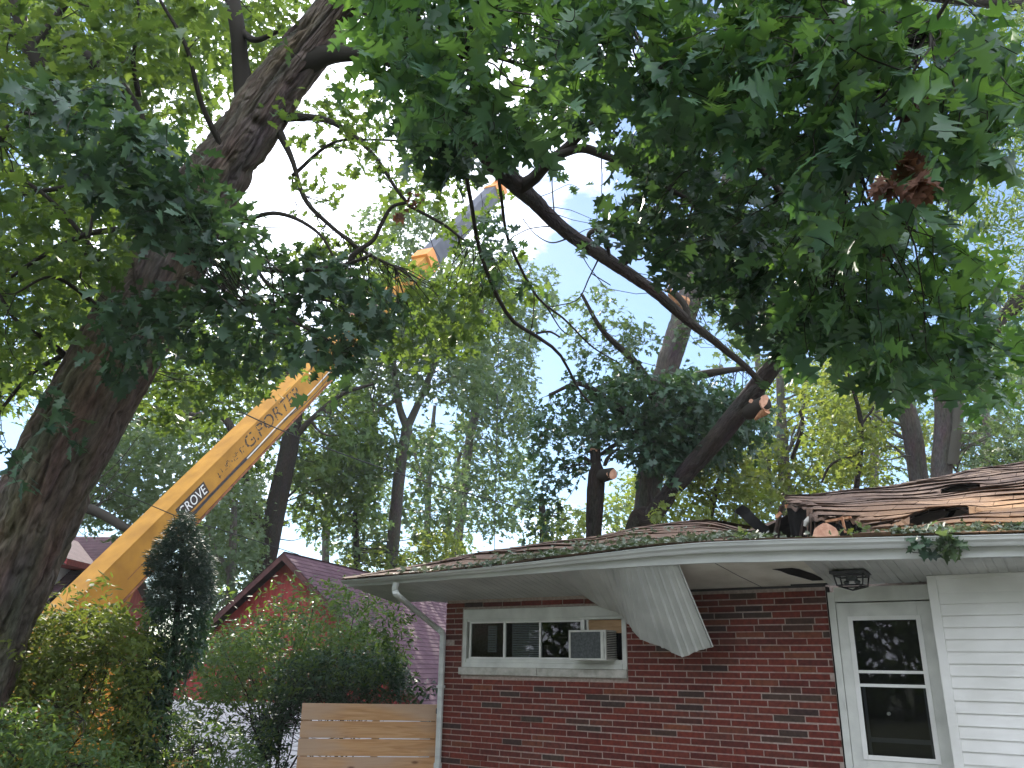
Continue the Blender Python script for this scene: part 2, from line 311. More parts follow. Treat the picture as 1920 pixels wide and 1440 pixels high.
def m_wood(name):
    m, nt, p, out = mat_new(name); L = nt.links
    t = nd(nt, 'ShaderNodeTexCoord'); a = nd(nt, 'ShaderNodeAttribute', attribute_name='rnd')
    cmb = nd(nt, 'ShaderNodeCombineXYZ'); L.new(a.outputs['Fac'], cmb.inputs[0]); sc = nd(nt, 'ShaderNodeVectorMath', operation='SCALE'); sc.inputs['Scale'].default_value = 37.0; L.new(cmb.outputs[0], sc.inputs[0])
    addv = nd(nt, 'ShaderNodeVectorMath', operation='ADD'); L.new(t.outputs['Object'], addv.inputs[0]); L.new(sc.outputs[0], addv.inputs[1])
    mpg = nd(nt, 'ShaderNodeMapping', Scale=(0.9, 1, 14)); L.new(addv.outputs[0], mpg.inputs[0])
    n = nd(nt, 'ShaderNodeTexNoise', Scale=2.0, Detail=7, Distortion=1.2); L.new(mpg.outputs[0], n.inputs['Vector'])
    r = ramp(nt, [(0.25, (0.38, 0.185, 0.075)), (0.5, (0.54, 0.30, 0.135)), (0.75, (0.62, 0.38, 0.20))]); L.new(n.outputs[0], r.inputs[0])
    mp2 = nd(nt, 'ShaderNodeMapping', Scale=(0.55, 1, 1.6)); L.new(addv.outputs[0], mp2.inputs[0])
    n2 = nd(nt, 'ShaderNodeTexNoise', Scale=1.3, Detail=3); L.new(mp2.outputs[0], n2.inputs['Vector'])
    r2 = ramp(nt, [(0.45, (0, 0, 0)), (0.6, (0.75,)*3)]); L.new(n2.outputs[0], r2.inputs[0])
    mx = nd(nt, 'ShaderNodeMix', data_type='RGBA'); mx.inputs['B'].default_value = (0.48, 0.345, 0.25, 1); L.new(r2.outputs[0], mx.inputs['Factor']); L.new(r.outputs[0], mx.inputs['A'])
    mp3 = nd(nt, 'ShaderNodeMapping', Scale=(2.6, 1, 6.5)); L.new(addv.outputs[0], mp3.inputs[0])
    vo = nd(nt, 'ShaderNodeTexVoronoi', Scale=1.0); L.new(mp3.outputs[0], vo.inputs['Vector'])
    r3 = ramp(nt, [(0.06, (0.22, 0.12, 0.07)), (0.16, (1, 1, 1))]); L.new(vo.outputs['Distance'], r3.inputs[0])
    m2 = nd(nt, 'ShaderNodeMix', data_type='RGBA', blend_type='MULTIPLY'); m2.inputs['Factor'].default_value = 0.8
    L.new(mx.outputs['Result'], m2.inputs['A']); L.new(r3.outputs[0], m2.inputs['B']); L.new(m2.outputs['Result'], p.inputs['Base Color'])
    p.inputs['Roughness'].default_value = 0.7; b = nd(nt, 'ShaderNodeBump', Strength=0.25, Distance=0.004); L.new(n.outputs[0], b.inputs['Height']); L.new(b.outputs[0], p.inputs['Normal'])
    return m
M['fence'] = m_wood('fence_wood')

# ------------------------------------------------------------------ ground
def gz(x, y):
    s = np.clip((y-11.8)/5.0, 0, 1); s = s*s*(3-2*s)
    return -1.7*s
xs = np.concatenate([[-900, -300, -120], np.linspace(-40, 40, 81), [120, 300, 900]]); ys = np.concatenate([[-300, -60], np.linspace(-12, 60, 73), [120, 300, 900]])
X, Y = np.meshgrid(xs, ys); rg = np.random.RandomState(1)
Zg = gz(X, Y)+0.02*rg.randn(*X.shape)*(np.abs(X) < 40)
g = MB(); g.grid(np.dstack([X, Y, Zg])); go = g.build('ground', M['grass'], smooth=True); go['kind'] = 'structure'

# ------------------------------------------------------------------ brick house (local: x along the wall to the right, y into the house, z up)
A = math.radians(34.0); P0 = np.array([-.833, 11.37, 0]); HD = np.array([math.cos(A), -math.sin(A), 0]); HI = np.array([math.sin(A), math.cos(A), 0])
def hloc(p): v = np.asarray(p)-P0; return np.array([v @ HD, v @ HI, v[2]])
def hglob(l): return P0+HD*l[0]+HI*l[1]+np.array([0, 0, l[2]])
house = empty('brick_house', P0, -A)
tag(house, 'red brick ranch house with crushed brown shingle roof and white trim', 'house')
HB = -1.9                                     # foot of walls
# walls: mortar body with openings, bricks proud of it
wx0, wx1, wz0, wz1 = 0.30, 2.66, 1.68, 2.40  # window opening
body = MB()
body.box(0.006, wx0, 0.006, 0.25, HB, 2.56); body.box(wx0, wx1, 0.006, 0.25, HB, wz0); body.box(wx0, wx1, 0.006, 0.25, wz1, 2.56)
body.box(wx1, 4.94, 0.006, 0.25, HB, 2.56); body.box(0.006, 0.25, 0.25, 13.4, HB, 2.56); body.box(0.25, 13.8, 13.2, 13.4, HB, 2.56); body.box(4.94, 13.8, 0.11, 0.25, 2.36, 2.62); body.box(13.6, 13.9, 0.26, 13.2, HB, 5.0)
wall = body.build('wall', M['mortar'], house)
br = MB(); rg = np.random.RandomState(5); BL, BH, JT = 0.305, 0.0677, 0.0125
def bricks(x0, x1, z0, z1, put, zb=0.39):
    row = int(math.floor((z0-zb)/BH))
    while True:
        zz = zb+row*BH
        if zz+BH > z1+1e-4: break
        if zz >= z0-1e-4:
            x = x0-(BL*0.5 if row % 2 else 0.0)
            while x < x1-0.02:
                l = BL*(1+0.03*rg.randn()); a = max(x, x0); b = min(x+l-JT, x1)
                if b-a > 0.03: put(a, b, zz+JT/2+0.0015*rg.randn(), zz+BH-JT/2+0.0015*rg.randn(), rg.rand(), 0.0025*rg.randn())
                x += l
        row += 1
cut = lambda a, b, z: (z > wz0-0.10 and z < wz1 and b > wx0-0.045 and a < wx1+0.002)
def put_front(a, b, z0, z1, r, o):
    if z1 > wz0-0.09 and z0 < wz1+0.005:
        for (p, q) in ((a, min(b, wx0-0.03)), (max(a, wx1+0.005), b)):
            if q-p > 0.02: br.box(p, q, o, 0.02, z0, z1, r)
    else: br.box(a, b, o, 0.02, z0, z1, r)
bricks(0.0, 4.93, HB, 2.555, put_front)
bricks(0.02, 9.0, HB, 2.555, lambda a, b, z0, z1, r, o: br.box(0.0+o, 0.02, a, b, z0, z1, r))
br.build('brickwork', M['brick'], wall)
m = MB(); m.box(0.25, 14, 0.26, 13.4, 2.50, 2.53); m.build('ceiling', M['dark'], house)

# gutter, fascia
gx = np.array([-0.97, 0.2, 1.2, 2.6, 3.8, 4.6, 5.45, 6.8, 9, 14.])
gt = np.array([2.735, 2.757, 2.783, 2.845, 2.905, 2.885, 2.85, 2.782, 2.74, 2.73])       # top edge
gb = np.array([2.665, 2.677, 2.692, 2.71, 2.72, 2.69, 2.665, 2.615, 2.60, 2.59])        # fascia bottom
XX = np.linspace(-0.97, 14, 240)
def sm(x, xp, fp):
    xi = np.linspace(-0.97, 14, 400); yi = np.interp(xi, xp, fp); k = np.ones(17)/17; yi2 = np.convolve(np.pad(yi, 8, 'edge'), k, 'valid'); return np.interp(x, xi, yi2)
GT = lambda x: sm(x, gx, gt)
GB = lambda x: sm(x, gx, gb)
FY = -0.93
m = MB(); rows = []
wob = 0.006*np.sin(XX*3.1)+0.004*np.sin(XX*7.7+1)
prof = [(0.0, 0.99), (-0.004, 0.98), (-0.004, 0.50), (-0.075, 0.49), (-0.082, 0.56), (-0.090, 0.66), (-0.112, 0.78), (-0.118, 0.93), (-0.126, 0.955), (-0.126, 1.0), (-0.112, 1.0), (-0.108, 0.95), (-0.103, 0.80), (-0.080, 0.66), (-0.070, 0.54), (-0.012, 0.53), (-0.010, 0.99)]
gb0, gt0 = GB(XX)+wob*0.5, GT(XX)+wob*0.4
for (dy, fz) in prof: rows.append(np.stack([XX, FY+dy+wob, gb0+(gt0-gb0)*fz], 1))
m.grid(np.array(rows).transpose(1, 0, 2), closed=True)
m.f.append(tuple(range(len(prof)))); n0 = (len(XX)-1)*len(prof); m.f.append(tuple(n0+i for i in range(len(prof)))[::-1])
gutter = m.build('gutter', M['gutter'], house)
m = MB(); rows = []
for (yy, fz) in [(FY+0.03, 0.9), (FY-0.002, 0.9), (FY-0.002, 0.0), (FY+0.012, -0.02), (FY+0.03, -0.02)]: rows.append(np.stack([XX, np.full_like(XX, yy)+wob, gb0+(gt0-gb0)*fz], 1))
m.grid(np.array(rows).transpose(1, 0, 2), closed=True); m.build('fascia', M['gutter'], house)
# side fascia on the left eave
m = MB(); yl = np.linspace(-0.93, 14, 40); rows = []
for (xx, z) in [(-0.95, 2.665), (-0.97, 2.665), (-0.97, 2.765), (-0.95, 2.765)]: rows.append(np.stack([np.full_like(yl, xx), yl, np.full_like(yl, z)+0*yl], 1))
m.grid(np.array(rows).transpose(1, 0, 2), closed=True); m.build('fascia', M['gutter'], house)

# soffits
def ribbed(m, x0, x1, y0f, y1f, z0f, z1f, pitch=0.095, dep=0.008, th=0.004):
    xs = []; k = 0; x = x0
    while x < x1:
        for dx, dz in ((0, 0), (pitch*0.42, 0), (pitch*0.46, dep), (pitch*0.54, dep), (pitch*0.58, 0), (pitch*0.97, 0), (pitch*0.98, dep*0.6), (pitch*0.995, dep*0.6)):
            if x+dx <= x1: xs.append((x+dx, dz))
        x += pitch
    for sgn in (0, 1):
        P = []
        for (x, dz) in xs:
            P.append([(x, y0f(x)*(1-t)+y1f(x)*t, z0f(x)*(1-t)+z1f(x)*t+dz+sgn*th) for t in np.linspace(0, 1, 6)])
        P = np.array(P); m.grid(P if sgn else P[:, ::-1])
m = MB()
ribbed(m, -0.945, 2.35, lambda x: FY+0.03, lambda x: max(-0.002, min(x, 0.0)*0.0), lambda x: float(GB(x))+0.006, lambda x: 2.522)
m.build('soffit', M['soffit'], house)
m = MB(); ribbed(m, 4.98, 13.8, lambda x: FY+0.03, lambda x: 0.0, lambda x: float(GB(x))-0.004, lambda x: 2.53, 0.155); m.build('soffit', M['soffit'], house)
m = MB()                                         # left return soffit
for k in range(120):
    y = 0.004+k*0.11; m.box(-0.945, -0.001, y, y+0.104, 2.60, 2.606)
m.build('soffit', M['soffit'], house)
m = MB()                                         # exposed plywood
P = []
for x in np.linspace(2.36, 4.975, 30): P.append([(x, FY+0.03+t*(0.93-0.03-0.004), (float(GB(x))+0.006)*(1-t)+2.545*t) for t in np.linspace(0, 1, 8)])
P = np.array(P); m.grid(P[:, ::-1]); P2 = P.copy(); P2[..., 2] += 0.012; m.grid(P2)
po = m.build('soffit', M['ply'], house); po['label'] = 'bare stained plywood soffit where the panels came off'
m = MB()
def sofpt(x, t, dz=-0.004): return (x, FY+0.03+t*0.896, (float(GB(x))+0.006)*(1-t)+2.545*t+dz)
hp = [(4.60, 0.28), (4.80, 0.26), (4.86, 0.32), (4.93, 0.5), (4.96, 0.62), (5.00, 0.80), (4.86, 0.80), (4.78, 0.64), (4.70, 0.5), (4.66, 0.36)]
top = [sofpt(*q, -0.004) for q in hp]; bot = [sofpt(*q, -0.007) for q in hp]; n = len(hp)
m.add(top+bot, [tuple(range(n)), tuple(range(n, 2*n))[::-1]]+[(i, (i+1) % n, n+(i+1) % n, n+i) for i in range(n)])
hb = m.build('void_sheet', M['dark'], house); hb['label'] = 'black ragged patch for the shaded gap torn in the soffit beside the lamp'  # near-black patch under the plywood, shade of a hole put into its colour
m = MB(); m.tube([sofpt(4.10, 0.0, -0.004), sofpt(4.18, 0.5, -0.004), sofpt(4.28, 1.0, -0.004)], 0.003, 5); m.tube([(2.7, -0.012, 2.527), (3.8, -0.02, 2.528), (4.94, -0.012, 2.53)], 0.012, 6)
m.box(4.6, 4.97, -0.05, -0.004, 2.535, 2.56)
m.build('trim_strip', M['black'], house)

# hanging soffit panel: hinged at the fascia, swinging down towards the right
lo_px = [(1078, 1106), (1122, 1135), (1160, 1150), (1176, 1167), (1200, 1197), (1241, 1213), (1279, 1231), (1306, 1221), (1336, 1213)]
hi_px = [(1040, 1078), (1085, 1075), (1119, 1071), (1146, 1068), (1169, 1066), (1192, 1064), (1219, 1060), (1246, 1056), (1271, 1053)]
def ray_y(px, py, y):
    v = ray(px, py); c = hloc(CAM); d = np.array([v @ HD, v @ HI, v[2]]); t = (y-c[1])/d[1]; return c+d*t
hiP, loP = [], []
for i, (a, b) in enumerate(zip(hi_px, lo_px)):
    p = ray_y(*a, FY+0.02); s = i/(len(hi_px)-1)
    yl_ = -0.02*(1-s)+(-0.50)*s - 0.12*math.sin(math.pi*s)
    hiP.append(np.array([p[0], FY+0.02, float(GB(p[0]))+0.002])); loP.append(ray_y(*b, yl_))
hiS, loS = smoothpath(hiP, 90), smoothpath(loP, 90)
m = MB()
for sgn in (0, 1):
    P = []
    for i in range(90):
        ph = (i/89*8) % 1.0; rib = 0.022 if ph < 0.10 else (0.012 if 0.45 < ph < 0.53 else 0)
        row = []
        for t in np.linspace(0, 1, 14):
            q = hiS[i]*(1-t)+loS[i]*t; sag = math.sin(math.pi*t)*0.05*(1-i/89)
            row.append(q+np.array([0.0, -rib+sgn*0.004, -rib*0.4-sag*0.3+0.003*sgn]))
        P.append(row)
    P = np.array(P); m.grid(P if sgn else P[:, ::-1])
hp_o = m.build('hanging_soffit_panel', M['soffit'], house); hp_o['label'] = 'white ribbed soffit panel torn loose and hanging in front of the bricks'
P_end = (hiS[-1], loS[-1])
m = MB(); m.tube([ (P_end[0]*(1-t)+P_end[1]*t)+np.array([0.004, -0.004, 0]) for t in np.linspace(0, 1, 6)], 0.009, 6); m.build('panel_edge', M['soffit'], hp_o)

# downspout (open elbow, slanted run, vertical run)
dsp = [ray_y(743, 1092, FY-0.06), ray_y(741, 1108, FY-0.06), ray_y(752, 1122, FY-0.03), ray_y(812, 1172, -0.14), ray_y(829, 1187, -0.075), ray_y(830, 1206, -0.062), ray_y(826, 1300, -0.062), ray_y(817, 1440, -0.062)]
dsp = [np.array(p) for p in dsp]; zlast = dsp[-1].copy(); zlast[2] = 0.05; zlast[0] = dsp[-3][0]; dsp[-1][0] = dsp[-3][0]; dsp[-2][0] = dsp[-3][0]; dsp.append(zlast)
sp = np.vstack([smoothpath(dsp[:6], 40), dsp[6:]])
m = MB(); rings = []
for i, p in enumerate(sp):
    T = norm(sp[min(i+1, len(sp)-1)]-sp[max(i-1, 0)]); S = norm(np.array([1, 0, 0.])-T*T[0]); N = np.cross(S, T)
    w, h, c = 0.038, 0.026, 0.010
    sec = [(-w+c, -h), (w-c, -h), (w, -h+c), (w, h-c), (w-c, h), (-w+c, h), (-w, h-c), (-w, -h+c)]
    rings.append([p+S*a+N*b for a, b in sec])
m.grid(rings, closed=True); ds = m.build('downspout', M['gutter'], house, smooth=False)
m = MB(); pz = 1.42
m.box(sp[-1][0]-0.046, sp[-1][0]+0.046, sp[-1][1]-0.034, sp[-1][1]+0.034, pz, pz+0.03); m.build('strap', M['gutter'], ds); m = MB(); m.box(sp[-1][0]-0.042, sp[-1][0]+0.042, sp[-1][1]-0.030, sp[-1][1]+0.030, 0.45, 0.53)
m.build('strap', M['gutter'], ds)

# window
win = MB(); f0, f1 = -0.015, 0.09
win.box(wx0, wx1, -0.02, f1, wz1-0.125, wz1-0.004); win.box(wx0, wx0+0.055, f0, f1, wz0, wz1-0.125); win.box(wx1-0.055, wx1, f0, f1, wz0, wz1-0.125)
win.box(wx0+0.055, wx1-0.055, f0-0.012, f1, wz0, wz0+0.06)
win.box(wx0+0.055, wx1-0.055, f0+0.008, f1, wz0+0.06, wz0+0.105)
win.box(wx0+0.055, wx1-0.055, f0+0.012, f1, wz1-0.16, wz1-0.125)
wo_ = win.build('window', M['trim'], house, bevel=0.004)
m = MB()
panes = [(0.395, 0.935), (0.935, 1.468), (1.468, 2.06)]; z0, z1 = wz0+0.105, wz1-0.16
for i, (a, b) in enumerate(panes):
    yo = 0.02 if i % 2 else 0.012
    m.box(a-0.012, a+0.016, yo, yo+0.03, z0+0.02, z1-0.02); m.box(b-0.016, b+0.012, yo+0.001, yo+0.029, z0+0.02, z1-0.02)
    m.box(a-0.012, b+0.012, yo+0.002, yo+0.028, z0, z0+0.02); m.box(a-0.012, b+0.012, yo+0.002, yo+0.028, z1-0.02, z1)
m.box(2.05, 2.10, 0.01, 0.04, z0, z1); m.box(2.125, 2.15, 0.015, 0.05, z0+0.25, z1)
m.build('frame', M['white'], wo_, bevel=0.002)
for i, (a, b) in enumerate(panes):
    m = MB(); yo = 0.035 if i % 2 else 0.027; m.add([(a+0.016, yo, z0+0.02), (b-0.016, yo, z0+0.02), (b-0.016, yo, z1-0.02), (a+0.016, yo, z1-0.02)], [(0, 1, 2, 3)]); m.build('pane', M['glass'], wo_)
m = MB()
for k in range(20):
    zz = z0+0.02+k*0.021; m.box(1.0, 1.44, 0.10, 0.118, zz, zz+0.012)
    if 2 < k < 19: m.box(0.60, 0.74, 0.13, 0.145, zz, zz+0.012)
m.build('blind', M['blind'], wo_)
m = MB(); m.box(2.15, 2.585, 0.03, 0.05, z0+0.30, z1-0.005); b_ = m.build('filler_board', M['board'], wo_)
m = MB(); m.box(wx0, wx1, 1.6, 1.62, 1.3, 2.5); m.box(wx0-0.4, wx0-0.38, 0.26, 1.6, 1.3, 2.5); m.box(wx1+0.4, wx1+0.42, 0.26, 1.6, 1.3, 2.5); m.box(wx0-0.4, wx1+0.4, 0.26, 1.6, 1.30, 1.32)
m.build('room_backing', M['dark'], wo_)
m = MB(); m.box(0.255, 1.45, -0.035, 0.05, 1.588, 1.678); m.box(1.455, 2.662, -0.036, 0.05, 1.586, 1.677); m.build('sill', M['sill'], wo_, bevel=0.006)

# air conditioner resting in the window
acb = hglob((2.27, -0.10, 1.775)); ac = empty('air_conditioner', acb, -A)
tag(ac, 'small beige window air conditioner sticking out of the right end of the long window', 'air conditioner')
m = MB(); aw, ah, a0, a1 = 0.245, 0.335, -0.14, 0.16
t_ = 0.022
m.box(-aw, aw, a0, a1, 0, t_); m.box(-aw, aw, a0, a1, ah-t_, ah); m.box(-aw, -aw+t_, a0, a1, t_, ah-t_)
m.box(-aw+t_, aw-t_, a1-0.02, a1, t_, ah-t_)
m.box(aw-t_-0.05, aw-0.028, a0, a0+0.02, t_, ah-t_)
for k in range(15):
    z = t_+0.004+k*0.0192; m.box(aw-0.012, aw-0.002, a0+0.03, a1-0.02, z, z+0.009)
m.box(aw-t_, aw-0.001, a0, a0+0.03, t_, ah-t_)
m.build('case', M['ac'], ac, bevel=0.003)
m = MB(); m.box(-aw+t_, aw-t_-0.05, a0+0.012, a0+0.02, t_, ah-t_)
for k in range(26):
    x = -aw+t_+0.006+k*0.0152; m.box(x, x+0.005, a0+0.006, a0+0.012, t_+0.004, ah-t_-0.004)
m.build('grille', M['acgrille'], ac)
m = MB(); m.box(aw-0.027, aw-0.016, a0+0.03, a1-0.02, t_, ah-t_); m.build('louver_backing', M['dark'], ac)

# door
dr = MB(); dx0, dx1, dz1 = 5.025, 5.93, 2.35
gx0, gx1, gz0, gz1 = 5.15, 5.77, 0.93, 2.20
y0, y1 = -0.02, 0.02
dr.box(dx0, gx0, y0, y1, 0.18, dz1); dr.box(gx1, dx1, y0, y1, 0.18, dz1); dr.box(gx0, gx1, y0, y1, gz1, dz1); dr.box(gx0, gx1, y0, y1, 0.18, gz0)
door = dr.build('door', M['trim'], house, bevel=0.003)
m = MB()
for (a, b, c, d) in ((gx0-0.025, gx0+0.02, gz0-0.02, gz1+0.02), (gx1-0.02, gx1+0.025, gz0-0.02, gz1+0.02)): m.box(a, b, y0-0.008, y0-0.001, c, d)
m.box(gx0+0.02, gx1-0.02, y0-0.008, y0-0.001, gz1-0.02, gz1+0.02); m.box(gx0+0.02, gx1-0.02, y0-0.008, y0-0.001, gz0-0.02, gz0+0.022)
m.box(gx0+0.02, gx1-0.02, y0-0.006, y0+0.01, 1.685, 1.712); m.box(gx0+0.02, gx1-0.02, y0-0.009, y0+0.012, 1.56, 1.588)
m.build('frame', M['white'], door, bevel=0.002)
m = MB(); m.add([(gx0, 0.002, gz0), (gx1, 0.002, gz0), (gx1, 0.002, gz1), (gx0, 0.002, gz1)], [(0, 1, 2, 3)]); m.build('pane', M['glass'], door)
m = MB(); m.box(gx0+0.025, gx1-0.04, 0.03, 0.04, 1.065, 1.105); m.box(gx0+0.025, gx0+0.05, 0.03, 0.04, gz0, 1.56); m.box(gx1-0.05, gx1-0.025, 0.03, 0.04, gz0, 1.56); m.build('screen_frame', M['steel'], door)
m = MB(); m.box(5.02, 5.95, 0.10, 0.13, 0.15, 2.36); m.build('inner_door', M['dark'], door)
m = MB(); m.tube([(5.38, 0.10, 1.32), (5.38, 0.06, 1.32)], 0.016, 10); m.build('handle', M['chrome'], door)
m = MB()
m.box(4.955, dx0-0.004, -0.03, 0.10, -0.2, 2.46); m.box(dx0-0.004, 5.98, -0.028, 0.10, dz1+0.012, 2.505)
m.box(dx1+0.004, 6.0, -0.03, 0.10, -0.2, dz1+0.012); m.box(dx0-0.004, dx1+0.004, -0.09, 0.10, 0.02, 0.17)
for hz in (0.55, 1.35, 2.1): m.box(5.006, 5.022, -0.045, -0.031, hz, hz+0.09)
m.build('door_frame', M['trim'], house, bevel=0.003)
m = MB(); m.box(4.935, 4.953, 0.0, 0.10, HB, 2.52); m.build('shadow_gap', M['dark'], house)

# siding
m = MB(); SY = -0.25; sx0, sx1 = 5.93, 13.8; z = -0.3
bh = 0.104
rows = []
k = 0
while z < 2.40:
    rows += [(SY-0.016, z), (SY-0.014, z+0.004), (SY-0.002, z+bh-0.001)]; z += bh
rows += [(SY-0.006, z), (SY-0.006, 2.555)]
P = np.array([[(x, y, zz) for (y, zz) in rows] for x in (sx0+0.07, 8, 10, sx1)]); m.grid(P[::-1])
sd_ = m.build('siding', M['white'], house)
m = MB(); m.box(sx0-0.005, sx0+0.075, SY-0.024, SY+0.02, -0.3, 2.56); m.box(sx0-0.004, sx0+0.016, SY+0.02, 0.1, -0.3, 2.555); m.box(sx0+0.075, sx1, SY-0.024, SY-0.003, 2.525, 2.56)
m.build('corner_post', M['white'], sd_, bevel=0.004)
m = MB(); m.box(sx0+0.03, sx1, SY+0.001, 0.1, -0.3, 2.55); m.box(sx1, sx1+0.02, SY, 13, HB, 2.55); m.build('wall', M['white'], house)

# porch lamp under the eave
pl = MB(); lc = np.array([5.30, -0.47, 2.585]); s = 0.135
pl.box(lc[0]-s-0.03, lc[0]+s+0.03, lc[1]-s-0.03, lc[1]+s+0.03, lc[2]-0.005, lc[2]+0.02)
for (a, b) in ((-1, -1), (-1, 1), (1, -1), (1, 1)):
    pl.tube([(lc[0]+a*s, lc[1]+b*s, lc[2]), (lc[0]+a*s*0.86, lc[1]+b*s*0.86, lc[2]-0.11), (lc[0], lc[1], lc[2]-0.150)], 0.008, 6)
for zz, q in ((-0.02, 0.99), (-0.11, 0.86)):
    c = [(lc[0]+a*s*q, lc[1]+b*s*q, lc[2]+zz) for a, b in ((-1, -1), (1, -1), (1, 1), (-1, 1), (-1, -1))]
    for i in range(4): pl.tube([c[i], c[i+1]], 0.008, 6)
plo = pl.build('porch_lamp', M['black'], house); plo['label'] = 'black caged lamp under the eave'
m = MB(); m.tube([(lc[0], lc[1], lc[2]-0.01), (lc[0], lc[1], lc[2]-0.06)], [0.05, 0.055], 12)
for dx in (-0.05, 0.05):
    m.tube([(lc[0]+dx, lc[1], lc[2]-0.06), (lc[0]+dx, lc[1], lc[2]-0.075), (lc[0]+dx, lc[1], lc[2]-0.10)], [0.02, 0.03, 0.012], 10)
m.build('bulb', M['acgrille'], plo)

pt = MB(); pt.box(-1.2, 14, -7.5, -0.12, -0.06, 0.03); po_ = pt.build('bounce_slab', M['bounce_slab']); po_.location = P0; po_.rotation_euler = (0, 0, -A); po_['kind'] = 'structure'  # unseen slab added to bounce light up to the soffits
# ---- roof
ga, gbp = np.array([3.45, 3.5]), np.array([5.1, 0.3]); gd = norm(gbp-ga); gn = np.array([-gd[1], gd[0]])   # gash line; gn points to the right/up side
if gn[0] < 0: gn = -gn
def rz(X, Y):
    X = np.asarray(X, float); Y = np.asarray(Y, float)
    z = 2.75+0.293*(Y+1)
    e = GT(np.clip(X, -0.97, 14))+0.012-2.75
    z = z+e*np.exp(-(Y+1)/0.7)
    dd = (X-ga[0])*gn[0]+(Y-ga[1])*gn[1]; al = (X-ga[0])*gd[0]+(Y-ga[1])*gd[1]
    w = np.clip((3.6-al)/1.2, 0, 1)
    sag = np.where(dd < 0, -0.32*np.exp(-(dd/0.85)**2), 0.09*np.exp(-(dd/0.7)**2))
    for (hx, hy, wd, up, sl_) in ((6.03, 0.52, 0.30, 0.10, 1.7), (6.03, 3.50, 0.26, 0.045, 0.4)):
        g_ = np.exp(-((X-hx)/wd)**4); hy2 = hy+(X-hx)*sl_
        z = z+g_*np.where(Y > hy2, up*np.exp(-(np.maximum(Y-hy2, 0)/0.6)), -0.5*up*np.exp(-(np.maximum(hy2-Y, 0)/0.4)))
    und = 0.75*0.018*np.sin(X*2.3+Y*1.1)+0.014*np.sin(X*1.1-Y*2.9+2)+0.010*np.sin(5.3*X+2.2*Y)
    return z+sag*w+und*np.clip((X+1)/1.5, 0, 1)*np.clip((Y+1.0)/0.4, 0, 1)
def inpoly(x, y, poly):
    c = False; n = len(poly); j = n-1
    for i in range(n):
        xi, yi = poly[i]; xj, yj = poly[j]
        if (yi > y) != (yj > y) and x < (xj-xi)*(y-yi)/(yj-yi)+xi: c = not c
        j = i
    return c
LIP = [(3.62, 3.68), (3.83, 3.0), (4.36, 1.95), (4.64, 1.10), (4.90, 1.12), (5.12, 1.05), (5.36, 0.32), (5.56, -0.18)]
holes = [[(3.10, 3.2), (3.3, 3.75)]+LIP+[(5.40, -0.70), (4.85, -0.64), (4.5, -0.34), (4.2, 0.1), (3.95, 0.6), (3.65, 1.5), (3.4, 2.5)],
         [(5.83, 0.08), (5.79, 0.30), (5.90, 0.58), (6.14, 1.00), (6.25, 0.96), (6.28, 0.74), (6.06, 0.42), (5.94, 0.12)],
         [(5.78, 3.36), (5.84, 3.52), (6.30, 3.66), (6.26, 3.50)]]
rg = np.random.RandomState(8)
m = MB(); CH = 0.40; YT = 6.9; NC = int((YT+1.0)/CH)
for k in range(NC):
    ya, yb = -1.0+k*CH, -1.0+(k+1)*CH+0.012
    x = max(-1.0, ya)
    xcur = -1.0-(0.15 if k % 2 else 0)
    while xcur < 14:
        w = 0.34; xa, xb = xcur, xcur+w-0.006; xcur += w
        if xb < ya+0.02: continue
        rr = rg.rand(); lift = 0.013+0.0025*rg.rand()+0.010*max(0, math.sin(xcur*0.9+k*2.4))**2+(0.02*rg.rand() if rg.rand() > 0.97 else 0); jit = 0.006*rg.randn(); skew = 0.008*rg.randn()
        sub = 5
        for i in range(sub):
            p, q = xa+(xb-xa)*i/sub, xa+(xb-xa)*(i+1)/sub
            cx, cy = (p+q)/2, (ya+yb)/2
            if cx < ya-0.02: continue
            p1, q1 = max(p, ya), max(q, ya); p2, q2 = max(p, yb-0.012), max(q, yb-0.012)
            if q1-p1 < 0.004: continue
            if q2-p2 < 0.004: q2 = p2+0.004
            wv = lambda q: 0.045*math.sin(q*1.7+k*0.6)+0.02*math.sin(q*5.1+k); y1a = ya+jit+skew*(i/sub)-0.02+wv(p1)*(p1 > ya+.3); y1b = ya+jit+skew*((i+1)/sub)-0.02+wv(q1)*(p1 > ya+.3)
            nc = max(1, int(round((yb-ya)/0.12))); pp = [(p1, q1, y1a, y1b, lift)]
            v = [(p1, y1a, float(rz(p1, ya))+lift), (q1, y1b, float(rz(q1, ya))+lift), (q2, yb, float(rz(q2, yb))+0.003), (p2, yb, float(rz(p2, yb))+0.003),
                 (p1, y1a+0.035, float(rz(p1, ya+0.035))-0.004), (q1, y1b+0.035, float(rz(q1, ya+0.035))-0.004)]
            vs_ = []; NT = 4
            for t in np.linspace(0, 1, NT+1):
                yq = ya+(yb-ya)*t; zl = lift*(1-t)+0.003*t; pa, qa = p1+(p2-p1)*t, q1+(q2-q1)*t; ja, jb = (y1a-ya)*(1-t), (y1b-ya)*(1-t)
                vs_ += [(pa, yq+ja, float(rz(pa, yq))+zl), (qa, yq+jb, float(rz(qa, yq))+zl)]
            fs_ = []
            for b_ in range(NT):
                yc = ya+(yb-ya)*(b_+0.5)/NT
                if not any(inpoly(cx+0.02*math.sin(17*yc), yc+0.03*math.sin(23*cx), h) for h in holes): fs_.append((2*b_, 2*b_+1, 2*b_+3, 2*b_+2))
            if not fs_: continue
            if fs_[0][0] == 0: fs_.append((2*NT+2, 2*NT+3, 1, 0))
            m.add(vs_+v[4:], fs_, rr)
roof = m.build('roof', M['shingle'], house)
